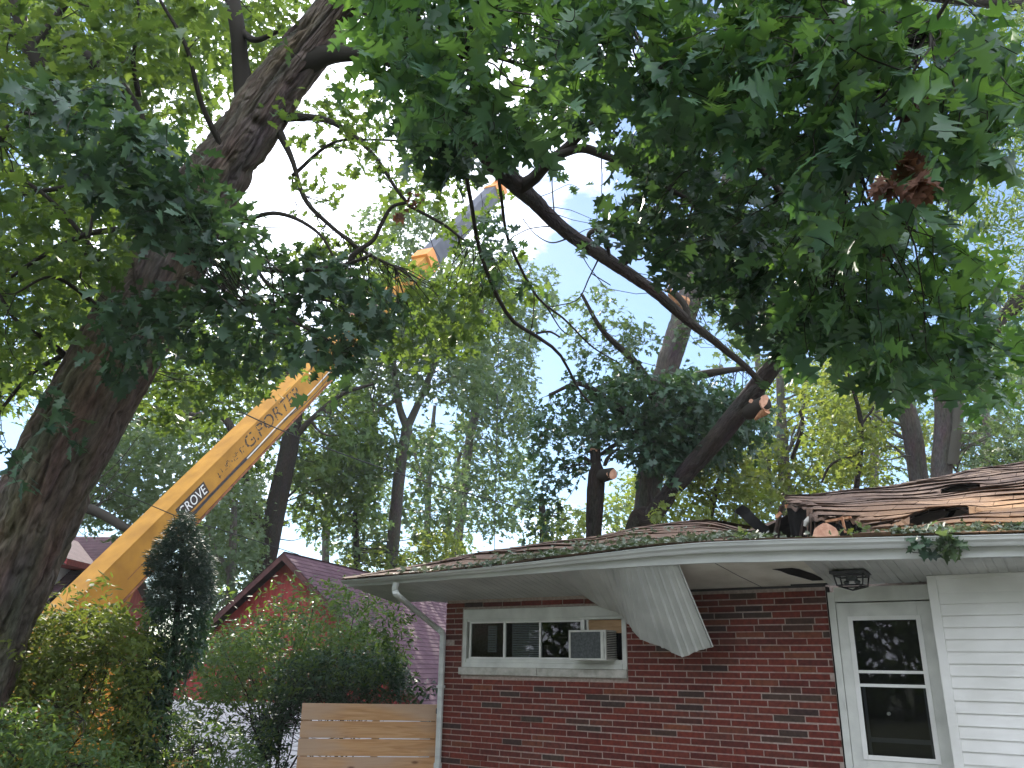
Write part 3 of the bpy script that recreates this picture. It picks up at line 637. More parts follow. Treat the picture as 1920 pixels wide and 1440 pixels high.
# deck under the shingles
m = MB(); xs_ = np.arange(-0.95, 14, 0.14); ys_ = np.arange(-0.95, 6.9, 0.14)
for a in xs_:
    for b in ys_:
        if a+0.07 < b: continue
        if any(inpoly(a+0.07+q_[0], b+0.07+q_[1], h) for h in holes for q_ in ((0, 0), (.12, 0), (-.12, 0), (0, .12), (0, -.12))): continue
        q = [(a, b), (a+0.14, b), (a+0.14, b+0.14), (a, b+0.14)]
        m.add([(x, y, float(rz(x, y))-0.012) for x, y in q]+[(x, y, float(rz(x, y))-0.030) for x, y in q], [(0, 1, 2, 3), (7, 6, 5, 4), (0, 4, 5, 1), (1, 5, 6, 2), (2, 6, 7, 3), (3, 7, 4, 0)])
m.build('roof_deck', M['oldwood'], roof)
# the other slopes
m = MB(); P = []
for y in np.linspace(-1, 15, 90):
    P.append([(-1.0+(min(y, 6.9)+1)*t, y, 2.75+0.293*((min(y, 6.9)+1)*t)) for t in np.linspace(0, 1, 30)])
P = np.array(P)
dd = (P[..., 0]-ga[0])*gn[0]+(P[..., 1]-ga[1])*gn[1]
P[..., 2] += -0.32*np.exp(-((P[..., 0]-3.2)/0.7)**2-((P[..., 1]-3.3)/0.6)**2) - 0.01
m.grid(P[::-1]); m.build('roof', M['shingle'], house)
m = MB(); m.grid([[(x, y, 2.75+0.293*7.9-0.293*abs(y-6.9)-0.01) for x in (6.9, 14)] for y in (6.9, 15)]); m.build('roof', M['shingle'], house)
# rafters seen in the break, torn edges, flaps
m = MB()
for x in np.arange(3.0, 6.6, 0.6):
    for a, b in ((0, 1),):
        y_ = np.linspace(-0.8, min(x-0.1, 3.6), 9); m.tube([(x, yy, float(rz(x, yy))-0.13) for yy in y_], 0.035, 4)
m.build('rafter', M['oldwood'], house)
m = MB(); rg = np.random.RandomState(3)
def strip(pts, wid, lift, th=0.012, rn=0.3):
    """ragged curled strip on the roof: pts (x,y,dz) list with width direction wid"""
    a = np.array([(x, y, float(rz(x, y))+dz) for x, y, dz in pts]); b = a+np.array(wid)[None, :]+rg.randn(len(a), 3)*0.012
    b[:, 2] += lift
    for s in (0, th): m.grid(np.stack([a, b], 1)+np.array([0, 0, s]), rn)
LP = smoothpath([(a, b, 0) for a, b in LIP], 60)
cur = []                                        # torn felt and sheathing, near-black to stand in for shaded void under the lip
for i, (x, y, _) in enumerate(LP):
    z = float(rz(x+0.03, y)); dp = min(0.62+0.06*math.sin(i*0.8), z-2.70)
    cur.append([(x+0.05*t-0.03*math.sin(i*1.3)*t, y+0.03*t, z-0.015-dp*t) for t in np.linspace(0, 1, 5)])
c_ = MB(); c_.grid(cur); c_.build('void_sheet', M['dark'], roof)
fl = []                                         # shingle layer curling over the lip
LQ = smoothpath([(a, b, 0) for a, b in LIP[1:]], 70)
for i, (x, y, _) in enumerate(LQ):
    z = float(rz(x+0.05, y)); T = LQ[min(i+1, 69)]-LQ[max(i-1, 0)]; nx, ny = norm(np.array([T[1], -T[0]])); nx, ny = (nx, ny) if nx*0.889+ny*0.458 > 0 else (-nx, -ny)
    ln = 0.075+0.025*math.sin(i*0.45)+0.020*math.sin(i*1.3+1); row = []
    for t in np.linspace(0, 1, 8):
        off_ = 0.14*(1-t)-0.05*math.sin(t*2.6)
        row.append((x+nx*off_, y+ny*off_, float(rz(x+nx*0.14*(1-t)+0.02, y+ny*0.14*(1-t)))*(1-t)+z*t+0.022-ln*max(0, t-0.35)*1.5+0.006*math.sin(i*0.9)))
    fl.append(row)
m.grid(fl, 0.45); fl2 = np.array(fl)+np.array([0.004, 0.004, -0.008]); m.grid(fl2[:, ::-1], 0.2)
fo = m.build('torn_shingle_flap', M['shingle'], roof); fo['label'] = 'curled shingle edge drooping over the hole'
m = MB()                                        # bent dark strip standing up left of the hole
c0, c1, c2, c3 = [hloc(un(px, py, z)) for px, py, z in ((1437, 994, 11.35), (1412, 973, 11.3), (1398, 958, 11.3), (1386, 950, 11.25))]
sp_ = smoothpath([c0, c1, c2, c3], 12)
for s in (0, 0.02): m.grid([[p+np.array([-0.06-0.02*i/12, 0, -0.05-s]), p+np.array([0.04, 0.03, 0.03-s])] for i, p in enumerate(sp_)])
m.tube([c3+np.array([-0.05, 0, -0.03]), c3+np.array([-0.07, 0, -0.16])], 0.006, 5)
m.build('bent_flashing', M['black'], roof)
m = MB()                                        # broken deck boards, splinters
for (px, py, z, L_, wv, ang) in ((1492, 947, 11.7, 0.30, 0.05, 0.05), (1460, 966, 11.6, 0.10, 0.05, 0.7), (1572, 974, 9.2, 0.28, 0.028, 0.10), (1582, 984, 9.0, 0.022, 0.18, 0.1)):
    m = MB(); c = hloc(un(px, py, z)); ca, sa = math.cos(ang), math.sin(ang)
    m.box(-L_/2, L_/2, -0.02, 0.02, -wv/2, wv/2, M=lambda v, c=c, ca=ca, sa=sa: (c[0]+v[0]*ca-v[2]*sa, c[1]+v[1], c[2]+v[0]*sa+v[2]*ca)); m.build('broken_board', M['splinter'], roof)
m = MB()                                        # curled shingle tabs round the right-hand holes
for (x, y, w, l, up, rn) in ((5.52, 0.28, 0.24, 0.18, 0.03, .3), (5.62, -0.10, 0.26, 0.16, 0.03, .5), (5.75, 0.05, 0.2, 0.14, 0.02, .9)):
    m = MB(); P = []
    for a in np.linspace(-w/2, w/2, 5): P.append([(x+a, y-l*t, float(rz(x+a, y-l*t))+0.02+up*math.sin(t*1.6)+0.02*a/w) for t in np.linspace(0, 1, 6)])
    P = np.array(P); m.grid(P, rn); m.grid((P-np.array([0, 0, 0.008]))[:, ::-1], rn); m.build('lifted_shingle', M['shingle'], roof)
m = MB()                                        # insulation shred
c = hloc(un(1512, 978, 9.95)); m.tube([c+np.array([0.03, 0, 0.06]), c+np.array([0.0, 0, 0.0]), c+np.array([-0.02, -0.01, -0.06])], [0.008, 0.035, 0.02], 8); m.build('insulation', M['sill'], roof)
# hip cap
m = MB(); k = 0
for t in np.arange(-1.0, 6.8, 0.16):
    if 3.08 < t < 3.55: continue
    z = float(rz(t, t)); z2 = float(rz(t+0.2, t+0.2)); h = 0.035
    m.add([(t+0.11, t-0.05, z+0.012), (t, t, z+h), (t-0.05, t+0.11, z+0.008), (t+0.3, t+0.15, z2+0.008), (t+0.2, t+0.2, z2+h-0.012), (t+0.15, t+0.3, z2+0.004)], [(0, 3, 4, 1), (1, 4, 5, 2), (0, 1, 2)], rg.rand()*0.6)
m.build('hip_cap', M['shingle'], roof)

# ------------------------------------------------------------------ tree building
def leaf_template(kind):
    if kind == 'oak':      # bristly seven lobed red oak leaf
        o = [(0.010, -0.22), (0.014, 0.0), (0.10, 0.03), (0.20, 0.075), (0.11, 0.17), (0.12, 0.20), (0.33, 0.26), (0.40, 0.36), (0.26, 0.365), (0.14, 0.42), (0.145, 0.47), (0.29, 0.55), (0.37, 0.69), (0.23, 0.665), (0.13, 0.70), (0.14, 0.76), (0.20, 0.87), (0.06, 0.88), (0.012, 1.0)]
    elif kind == 'oakmid':
        o = [(0.010, -0.12), (0.02, 0.0), (0.22, 0.12), (0.13, 0.24), (0.37, 0.40), (0.15, 0.50), (0.34, 0.68), (0.14, 0.74), (0.015, 1.0)]
    elif kind == 'star':
        o = [(0.02, 0.0), (0.30, 0.20), (0.12, 0.34), (0.36, 0.58), (0.10, 0.68), (0.012, 1.0)]
    elif kind == 'oval':
        o = [(0.012, 0.0), (0.17, 0.3), (0.15, 0.62), (0.012, 1.0)]
    elif kind == 'needle':
        o = [(0.03, 0.0), (0.07, 0.5), (0.012, 1.0)]
    o = np.array(o); n = len(o)
    fold = 0.20 if kind != 'needle' else 0.05
    z = lambda y: -0.16*y*y if kind != 'needle' else -0.06*y*y
    mid = np.stack([0*o[:, 0], o[:, 1], z(o[:, 1])], 1)
    R = np.stack([o[:, 0], o[:, 1]+0.10*o[:, 0], z(o[:, 1])+fold*o[:, 0]], 1); Lf = R*np.array([-1, 1, 1])
    V = np.vstack([mid, R, Lf]); Q = []
    for i in range(n-1): Q += [(i, n+i, n+i+1, i+1), (i+1, 2*n+i+1, 2*n+i, i)]
    return V, np.array(Q)
TPL = {k: leaf_template(k) for k in ('oak', 'oakmid', 'star', 'oval', 'needle')}

def leaves_mesh(name, parent, origin, pos, tip, nrm, size, kind, mat, rnd):
    V, Q = TPL[kind]; n = len(pos); k = len(V); rv = np.random.RandomState(n); wx_ = 0.72+0.42*rv.rand(n); cz_ = rv.uniform(-0.6, 2.6, n); tw_ = rv.uniform(-0.5, 0.5, n)
    tip = norm(tip); side = norm(np.cross(tip, nrm)); nn = np.cross(side, tip)
    W = pos[:, None, :]+size[:, None, None]*(V[None, :, 0:1]*wx_[:, None, None]*side[:, None, :]+V[None, :, 1:2]*tip[:, None, :]+(V[None, :, 2:3]*cz_[:, None, None]+(V[None, :, 0]*V[None, :, 1])[:, :, None]*tw_[:, None, None])*nn[:, None, :])
    QQ = (Q[None]+(np.arange(n)*k)[:, None, None]).reshape(-1, 4)
    return quadmesh(name, W.reshape(-1, 3), QQ, mat, parent, origin, np.repeat(rnd, k))

def sample_poly(poly, n, rng):
    poly = np.array(poly, float); lo, hi = poly.min(0), poly.max(0); out = []
    while len(out) < n:
        p = lo+(hi-lo)*rng.rand(2)
        if inpoly(p[0], p[1], poly): out.append(p)
    return np.array(out)

class Tree:
    def __init__(self, name, base, label, cat='tree', group=None, seed=0):
        self.base = np.asarray(base, float); self.root = empty(name, base); tag(self.root, label, cat, group); self.rng = np.random.RandomState(seed)
        self.skel = []; self.tw = MB()
    def wp(self, pts):
        """pixel points (px,py,depth,radius px) -> world path with radius in metres"""
        return np.array([list(un(p[0], p[1], p[2]))+[p[3]*p[2]/F] for p in pts])
    def stem(self, name, pts, mat, seg=12, n=40, world=False, bark=0.0, kink=0.0, addskel=True, smooth=True):
        P = np.array(pts, float) if world else self.wp(pts)
        S = smoothpath(P, n)
        if kink:
            k = self.rng.randn(n, 3); 
            for _ in range(2): k = (np.roll(k, 1, 0)+k+np.roll(k, -1, 0))/3
            k[0] = 0; S[:, :3] += k*kink*np.mean(S[:, 3])
        path, rad = S[:, :3], np.maximum(S[:, 3], 0.0012)
        T = norm(np.gradient(path, axis=0)); N = norm(np.cross(T[0], np.array([0.31, 0.9, 0.2]))); rings = []; th = np.arange(seg+1)*2*math.pi/seg
        Ln = np.concatenate([[0], np.cumsum(np.linalg.norm(np.diff(path, axis=0), axis=1))]); r0 = float(np.mean(rad))
        if bark:
            U_ = (np.arange(seg+1)/seg)[None, :]+0*Ln[:, None]; V_ = Ln[:, None]+0*U_
            nu = max(8, int(2*math.pi*r0/0.10)); wq = vnoise(U_*6, V_*1.3, 6, 3)*0.9
            a = vnoise((U_+wq*0.05+V_*0.02)*nu, V_*2.1+3, nu, 11); b = vnoise((U_-wq*0.03)*nu*2, V_*4.2, nu*2, 12); c = vnoise(U_*nu*5, V_*16, nu*5, 13)
            big = vnoise(U_*4, V_*1.1, 4, 17)-0.5
            D = bark*(1.0-1.15*np.exp(-((2*a-1)/0.24)**2)-0.55*np.exp(-((2*b-1)/0.22)**2)+(c-0.5)*0.30+0.35*(1-np.abs(2*b-1))-0.6)+big*r0*0.12; D[:, -1] = D[:, 0]
        for i in range(n):
            N = norm(N-T[i]*(N @ T[i])); B = np.cross(T[i], N); rr = rad[i]+(D[i] if bark else 0)
            rings.append(path[i]+(np.cos(th)*rr)[:, None]*N+(np.sin(th)*rr)[:, None]*B)
        R = np.array(rings); m_ = seg+1; V = R.reshape(-1, 3); i, j = np.meshgrid(np.arange(n-1), np.arange(seg), indexing='ij')
        Q = np.stack([i*m_+j, i*m_+j+1, (i+1)*m_+j+1, (i+1)*m_+j], -1).reshape(-1, 4)
        uu = (np.arange(m_)/seg*2*math.pi*r0)[None, :]+0*Ln[:, None]; vv = Ln[:, None]+0*uu; UV = np.stack([uu, vv], -1).reshape(-1, 2)
        o = quadmesh(name, V, Q, mat, self.root, self.base, np.full(len(V), 0.5), UV[Q.ravel()], smooth)
        if addskel: self.skel.append(S)
        return o
    def twig(self, a, b, r0, r1, sag=0.0, seg=4, n=6):
        d = b-a; L_ = np.linalg.norm(d); off = self.rng.randn(3)*L_*0.10
        pts = [a+d*t+off*math.sin(math.pi*t)+np.array([0, 0, -sag*L_*math.sin(math.pi*t)])+self.rng.randn(3)*L_*0.012*(0 < t < 1) for t in np.linspace(0, 1, n)]
        self.tw.tube(pts, np.linspace(r0, r1, n), seg, cap=False)
    def limb(self, pts, mat=None, seg=6, n=24):
        P = self.wp(pts); S = smoothpath(P, n); self.tw.tube(S[:, :3], np.maximum(S[:, 3], 0.002), seg, cap=False); self.skel.append(S)
    def nearest(self, p, maxd):
        best = None; bd = maxd
        for S in self.skel:
            d = np.linalg.norm(S[:, :3]-p, axis=1); i = int(np.argmin(d))
            if d[i] < bd: bd = d[i]; best = S[i]
        return best, bd
    def foliage(self, polys, kind, mat, name='crown', droop=0.45, twigs=0.5, maxd=2.5, twr=0.006, flat=0.55, bias=None):
        rng = self.rng; PO, TI, NO, SZ, RN = [], [], [], [], []
        for (poly, zr, ncl, nl, size, cr_) in polys:
            pts = sample_poly(poly, ncl, rng)
            for (px, py) in pts:
                c = un(px, py, rng.uniform(*zr)); tone = rng.rand()
                nb, bd = self.nearest(c, maxd)
                out = norm(rng.randn(3)*np.array([1, 1, 0.5])); 
                if nb is not None and bd > 0.05:
                    out = norm(norm(c-nb[:3])+0.6*out)
                    if rng.rand() < twigs: self.twig(nb[:3], c, min(nb[3]*0.6, twr*(0.6+bd*0.5)), twr*0.4, 0.05)
                k = max(2, int(nl*(0.6+0.8*rng.rand())))
                tw_end = c+out*cr_*0.7+np.array([0, 0, -0.25*cr_])
                if twigs > 0.2 and size > 0.09: self.twig(c, tw_end, twr*0.5, twr*0.25, 0, 3, 4)
                t = rng.rand(k, 1); b0 = c+(tw_end-c)*t+rng.randn(k, 3)*cr_*0.22
                dirs = norm(rng.randn(k, 3)*np.array([1, 1, 0.55])+out*0.55+np.array([0, 0, -droop]))
                up = norm(np.array([0, 0, 1.0])+rng.randn(k, 3)*flat)
                if bias is not None: up = norm(up+np.array(bias))
                PO.append(b0); TI.append(dirs); NO.append(up); SZ.append(size*(0.65+0.6*rng.rand(k))); RN.append(np.clip(tone*0.6+0.4*rng.rand(k), 0, 1))
        PO, TI, NO, SZ, RN = map(np.concatenate, (PO, TI, NO, SZ, RN))
        return leaves_mesh(name, self.root, self.base, PO, TI, NO, SZ, kind, mat, RN)
    def finish(self, mat, name='branches'):
        if self.tw.v:
            self.tw.r = [0.5]*len(self.tw.v); o = self.tw.build(name, mat, self.root, self.base, smooth=True)
            return o
def disc(tree, name, c, nrm, r, mat, parent=None, seg=26, squash=1.0):
    nrm = norm(nrm); a = norm(np.cross(nrm, [0.1, 0.2, 1])); b = np.cross(nrm, a); m = MB(); th = np.arange(seg)*2*math.pi/seg
    rim = [c+r*(1+0.05*math.sin(3*t)+0.03*math.sin(7*t))*(math.cos(t)*a+math.sin(t)*b*squash) for t in th]
    m.add(rim+[p-nrm*0.03 for p in rim]+[c+nrm*0.004], [(i, (i+1) % seg, 2*seg) for i in range(seg)]+[(i, seg+i, seg+(i+1) % seg, (i+1) % seg) for i in range(seg)])
    return m.build(name, mat, parent or tree.root, tree.base)

# ------------------------------------------------------------------ the big leaning oak on the left
b = un(-40, 1215, 8.6); b2 = b.copy(); b2[2] = -0.1; b2[0] -= 0.35
t1 = Tree('oak_tree', (b2[0], b2[1], 0), 'huge old oak with ridged bark leaning across the left side of the yard', 'tree', seed=11)
tr = t1.wp([(-40, 1215, 8.6, 76), (30, 1060, 8.5, 70), (95, 900, 8.4, 74), (165, 765, 8.35, 73), (235, 640, 8.3, 72), (300, 525, 8.25, 69), (345, 420, 8.2, 60), (412, 322, 8.15, 52), (480, 220, 8.1, 47), (540, 135, 8.05, 42), (610, 50, 8.0, 40), (672, -40, 7.9, 39), (760, -200, 7.8, 36)])
low = np.array([[b2[0], b2[1], -0.25, 0.62], [b2[0]+0.1, b2[1], 0.35, 0.50]])
t1.stem('trunk', np.vstack([low, tr]), M['bark'], seg=300, n=850, world=True, bark=0.042)
t1.limb([(560, 120, 8.0, 30), (615, 103, 7.9, 19), (670, 100, 7.8, 15), (730, 112, 7.7, 13), (800, 150, 7.6, 8)], seg=8)
t1.limb([(640, -10, 7.9, 30), (690, 20, 7.8, 14), (705, 60, 7.7, 8), (728, 85, 7.7, 4)], seg=8)
t1.limb([(465, 190, 8.1, 26), (452, 130, 8.1, 17), (446, 60, 8.1, 15), (432, -20, 8.2, 14)], seg=8)
t1.limb([(452, 60, 8.1, 8), (480, 75, 8.0, 6), (520, 60, 7.9, 4)])
t1.limb([(330, 420, 8.2, 26), (290, 370, 8.1, 16), (262, 330, 8.0, 13), (270, 250, 7.9, 12), (225, 165, 7.9, 14), (160, 105, 8.0, 13), (80, 80, 8.1, 11), (20, 60, 8.3, 8)], seg=8)
t1.limb([(100, 150, 8.0, 20), (62, 105, 8.0, 15), (45, 50, 8.0, 13), (15, -10, 8.0, 12)], seg=8)
t1.limb([(60, 100, 8.0, 9), (95, 45, 8.0, 7), (130, 0, 8.0, 6)])
t1.limb([(100, 150, 8.0, 18), (60, 190, 8.2, 8), (0, 260, 8.4, 6)])
t1.limb([(275, 440, 8.2, 15), (235, 385, 8.0, 9), (195, 345, 7.9, 7), (120, 352, 7.9, 5), (0, 370, 8.0, 4)])
t1.limb([(220, 560, 8.3, 9), (175, 470, 8.0, 5), (100, 380, 7.9, 4), (20, 320, 7.9, 3)])
t1.limb([(230, 430, 8.1, 7), (160, 440, 7.9, 5), (80, 480, 7.8, 4), (20, 520, 7.8, 3)])
t1.limb([(150, 690, 8.3, 9), (90, 640, 8.0, 5), (30, 600, 7.9, 4), (-20, 520, 7.9, 3)])
t1.limb([(130, 660, 8.3, 6), (60, 700, 8.0, 4), (0, 770, 7.9, 3)])
t1.limb([(360, 480, 8.2, 14), (400, 492, 7.9, 7), (470, 503, 7.7, 6), (560, 507, 7.5, 5), (640, 498, 7.3, 4), (697, 478, 7.2, 3)])
t1.limb([(480, 505, 7.7, 4), (520, 545, 7.6, 3), (620, 565, 7.5, 2.5)])
t1.limb([(530, 220, 8.1, 10), (600, 222, 7.9, 6), (650, 245, 7.8, 5), (700, 290, 7.7, 4), (740, 350, 7.6, 3.5), (762, 378, 7.6, 3)])
t1.limb([(520, 240, 8.1, 9), (548, 300, 8.0, 5), (570, 370, 7.9, 4.5), (610, 415, 7.8, 4), (680, 470, 7.7, 3), (740, 500, 7.6, 2)])
t1.limb([(548, 330, 8.0, 4), (620, 270, 7.9, 3), (690, 262, 7.8, 2.5), (830, 268, 7.7, 2)])
t1.limb([(762, 380, 7.6, 3), (735, 388, 7.6, 3.5), (715, 420, 7.6, 4), (700, 450, 7.6, 4), (665, 475, 7.6, 5), (655, 490, 7.6, 5)])
t1.limb([(765, 385, 7.6, 3), (830, 420, 7.6, 3), (870, 450, 7.6, 2), (920, 480, 7.6, 1.6)])
for q in ([(300, 400, 8.0, 8), (240, 300, 7.6, 6), (150, 230, 7.3, 5), (40, 210, 7.1, 3)], [(430, 300, 8.0, 7), (380, 200, 7.8, 5), (350, 90, 7.6, 4), (300, 0, 7.5, 3)],
          [(260, 180, 7.8, 6), (250, 110, 7.6, 4), (262, 40, 7.5, 3), (255, -20, 7.4, 2)], [(210, 600, 8.1, 6), (140, 540, 7.7, 4), (90, 520, 7.5, 3), (30, 550, 7.4, 2)],
          [(440, 420, 8.0, 6), (520, 400, 7.6, 4), (600, 440, 7.4, 3), (640, 520, 7.3, 2)], [(350, 520, 8.0, 6), (420, 560, 7.4, 4), (520, 590, 7.0, 3), (620, 640, 6.8, 2)], [(180, 350, 7.9, 4), (170, 430, 7.7, 3), (150, 520, 7.6, 2)]):
    t1.limb(q)
# foliage: canopy behind the trunk (sunlit through), dark boughs in front, sparse sprays to the right
t1.foliage([([(-60, -60), (440, -60), (420, 150), (330, 330), (200, 560), (60, 740), (-60, 820)], (9.0, 13.5), 1150, 8, 0.16, 0.34),
            ([(-60, -60), (430, -60), (350, 120), (120, 230), (-60, 300)], (7.0, 9.0), 260, 7, 0.15, 0.30),
            ([(-60, 300), (180, 340), (260, 440), (120, 660), (-60, 780)], (7.0, 9.0), 250, 7, 0.15, 0.30),
            ([(430, -60), (620, -60), (500, 120), (430, 170)], (8.8, 11.5), 110, 7, 0.14, 0.3),
            ([(300, 620), (480, 560), (600, 620), (530, 690), (420, 790), (300, 800), (240, 700)], (9.5, 12.5), 260, 7, 0.15, 0.3)],
           'oakmid', M['leaf_oak'], 'crown', twigs=0.12, maxd=2.0)
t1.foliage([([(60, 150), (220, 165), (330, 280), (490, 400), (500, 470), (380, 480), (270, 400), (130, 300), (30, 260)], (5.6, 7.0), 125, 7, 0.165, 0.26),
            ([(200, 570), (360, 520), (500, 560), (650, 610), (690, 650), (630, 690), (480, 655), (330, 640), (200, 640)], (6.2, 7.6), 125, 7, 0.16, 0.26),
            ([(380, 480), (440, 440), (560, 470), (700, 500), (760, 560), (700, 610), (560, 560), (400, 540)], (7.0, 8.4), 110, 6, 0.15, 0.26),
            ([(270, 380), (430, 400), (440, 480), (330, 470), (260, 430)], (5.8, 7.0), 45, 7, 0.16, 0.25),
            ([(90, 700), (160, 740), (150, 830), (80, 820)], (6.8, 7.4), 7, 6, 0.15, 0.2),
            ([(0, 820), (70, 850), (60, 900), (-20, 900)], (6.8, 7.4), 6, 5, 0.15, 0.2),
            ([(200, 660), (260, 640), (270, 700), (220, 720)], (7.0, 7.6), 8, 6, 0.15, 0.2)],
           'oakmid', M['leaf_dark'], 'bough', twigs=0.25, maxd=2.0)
t1.foliage([([(520, 200), (720, 130), (860, 200), (890, 340), (760, 430), (700, 330), (620, 300), (560, 330)], (7.0, 9.0), 120, 6, 0.115, 0.22),
            ([(560, 330), (640, 300), (640, 360), (580, 400)], (7.2, 8.4), 8, 5, 0.11, 0.2),
            ([(600, 430), (740, 420), (770, 500), (830, 515), (920, 500), (940, 560), (900, 660), (760, 680), (660, 620), (560, 480)], (7.6, 10.0), 190, 7, 0.13, 0.22), ([(830, 430), (930, 340), (950, 380), (850, 470)], (7.6, 9.0), 22, 5, 0.11, 0.16),
            ([(780, 480), (1000, 460), (1020, 540), (900, 600)], (8.0, 10.0), 40, 6, 0.12, 0.24),
            ([(480, 0), (600, -20), (520, 120), (470, 130)], (7.6, 8.8), 25, 6, 0.12, 0.2)],
           'oakmid', M['leaf_oak'], 'spray', twigs=0.45, maxd=1.8, twr=0.005)
t1.foliage([([(752, 365), (782, 365), (780, 395), (750, 395)], (7.5, 7.7), 3, 6, 0.09, 0.06)], 'oakmid', M['leaf_brown'], 'dead_leaves', twigs=0)
t1.finish(M['bark_dark'], 'branches')

# ------------------------------------------------------------------ the fallen oak leaning from behind the house, crown overhead
b = un(1205, 1000, 14.6)
t2 = Tree('leaning_oak', (b[0]-0.2, b[1]+0.3, -1.6), 'storm broken oak tipped over the roof with its crown hanging above the yard', 'tree', seed=23)
bb = np.array([b[0]-0.9, b[1]+0.3, -1.6, 0.20])
tr = t2.wp([(1185, 1025, 14.6, 17), (1222, 972, 14.5, 17), (1262, 915, 14.4, 17), (1310, 860, 14.2, 17.5), (1360, 802, 14.0, 18), (1403, 750, 13.8, 18), (1442, 695, 13.5, 16), (1480, 640, 13.0, 15), (1520, 560, 12.0, 15), (1560, 440, 10.5, 15), (1590, 260, 8.5, 17), (1560, 40, 6.5, 28), (1450, -260, 5.0, 36)])
t2.stem('trunk', np.vstack([[bb], tr]), M['bark_dark'], seg=64, n=260, world=True, bark=0.022)
# cut stub with pale face
s0, s1 = un(1402, 772, 13.8), un(1436, 755, 13.40); m = MB(); m.tube(smoothpath([s0, (s0+s1)/2, s1], 8), np.linspace(0.15, 0.115, 8), 20); stub = m.build('cut_stub', M['bark_dark'], t2.root, t2.base, smooth=True)
disc(t2, 'cut_face', s1, s1-s0+np.array([0.25, -0.35, -0.05]), 0.115, M['cutwood'], stub, squash=1.15)
m = MB(); q0, q1 = un(1414, 786, 13.6), un(1436, 764, 13.42); m.tube([q0+np.array([0, -0.05, -0.02]), q1+np.array([0, 0.0, -0.04])], [0.02, 0.085], 10); m.build('torn_wood', M['splinter'], stub, t2.base)
disc(t2, 'cut_face', un(1409, 752, 13.55), np.array([0.1, -1, -0.1]), 0.035, M['cutwood'], stub)
# the long limb reaching over the yard
t2.stem('limb', [(1430, 722, 13.4, 6), (1400, 690, 12.9, 6), (1340, 640, 12.2, 7), (1285, 598, 11.5, 8.5), (1225, 545, 10.6, 10), (1160, 500, 9.6, 11.5), (1100, 460, 8.6, 12.5), (1050, 425, 7.9, 13), (1005, 380, 7.2, 14.5), (968, 345, 6.6, 18), (925, 300, 6.0, 20), (890, 255, 5.5, 19), (850, 205, 5.1, 18), (800, 120, 4.8, 20), (740, -40, 4.5, 20)], M['bark_dark'], seg=40, n=240, bark=0.008)
L2 = lambda *p: t2.limb(list(p))
L2((975, 350, 6.6, 16), (1000, 335, 6.5, 13), (1025, 308, 6.3, 11), (1062, 278, 6.1, 10), (1095, 245, 5.9, 9), (1150, 205, 5.7, 8), (1230, 195, 5.5, 8), (1300, 240, 5.3, 7.5), (1360, 285, 5.2, 7), (1410, 300, 5.1, 6.5), (1450, 345, 5.0, 6), (1500, 405, 4.9, 5), (1560, 480, 4.8, 4))
L2((1050, 290, 6.1, 9), (1090, 278, 6.0, 9), (1130, 290, 5.9, 8), (1180, 312, 5.8, 6), (1230, 340, 5.7, 5), (1300, 380, 5.6, 4))
L2((1410, 300, 5.1, 5), (1440, 285, 5.0, 4), (1480, 270, 4.9, 3.5), (1600, 240, 4.6, 3))
L2((1480, 380, 5.0, 3), (1560, 350, 4.8, 2.5), (1620, 330, 4.6, 2))
L2((1120, 210, 5.6, 6), (1080, 150, 5.2, 5), (1000, 130, 4.8, 4.5), (940, 110, 4.5, 4), (870, 100, 4.3, 3.5))
L2((1230, 190, 5.4, 5), (1220, 120, 5.0, 5), (1190, 60, 4.6, 4.5), (1180, 0, 4.3, 4))
L2((1640, 200, 4.0, 5), (1690, 130, 3.7, 4), (1740, 60, 3.5, 4), (1790, -20, 3.4, 4))
L2((1590, 250, 4.0, 5), (1630, 190, 3.9, 5), (1690, 120, 3.7, 4))
L2((1140, 480, 9.2, 4.64), (1110, 455, 9.0, 4.06), (1104, 440, 8.9, 4.64), (1118, 432, 8.9, 5.22), (1135, 445, 8.9, 4.64), (1142, 478, 9.1, 4.06))
L2((1168, 497, 9.5, 4.06), (1182, 485, 9.4, 4.64), (1178, 462, 9.3, 4.06), (1160, 447, 9.2, 3.48), (1138, 440, 9.1, 3.48))
L2((1138, 438, 9.0, 2.9), (1180, 448, 9.0, 2.61), (1220, 468, 9.0, 2.32), (1255, 495, 9.0, 1.74), (1290, 520, 9.0, 1.45))
L2((1205, 460, 9.0, 1.74), (1240, 458, 9.0, 1.74), (1290, 450, 9.0, 1.45), (1350, 440, 9.0, 1.16))
L2((1182, 483, 9.4, 2.32), (1202, 486, 9.3, 1.74), (1225, 470, 9.2, 1.45), (1270, 468, 9.1, 1.16))
L2((870, 240, 5.4, 5.8), (872, 310, 5.8, 4.64), (885, 390, 6.2, 4.35), (897, 460, 6.6, 4.06), (925, 540, 7.1, 4.06), (960, 600, 7.5, 3.77), (1005, 630, 7.9, 3.48), (1050, 665, 8.4, 2.9), (1085, 730, 9.0, 2.32), (1110, 760, 9.3, 1.74))
L2((1005, 625, 7.9, 2.32), (1030, 622, 7.9, 2.03), (1050, 632, 7.9, 1.74))
L2((930, 300, 6.0, 4.06), (940, 370, 6.4, 3.19), (950, 440, 6.8, 3.19), (975, 500, 7.3, 2.9), (1010, 560, 7.8, 2.32), (1060, 600, 8.3, 1.86), (1110, 650, 8.8, 1.45), (1160, 680, 9.2, 1.16))
L2((985, 520, 7.4, 1.74), (1000, 545, 7.6, 1.39), (1000, 590, 7.8, 1.04), (992, 640, 8.0, 1))
L2((1025, 575, 7.9, 1.45), (1050, 615, 8.1, 1.16), (1066, 628, 8.2, 1))
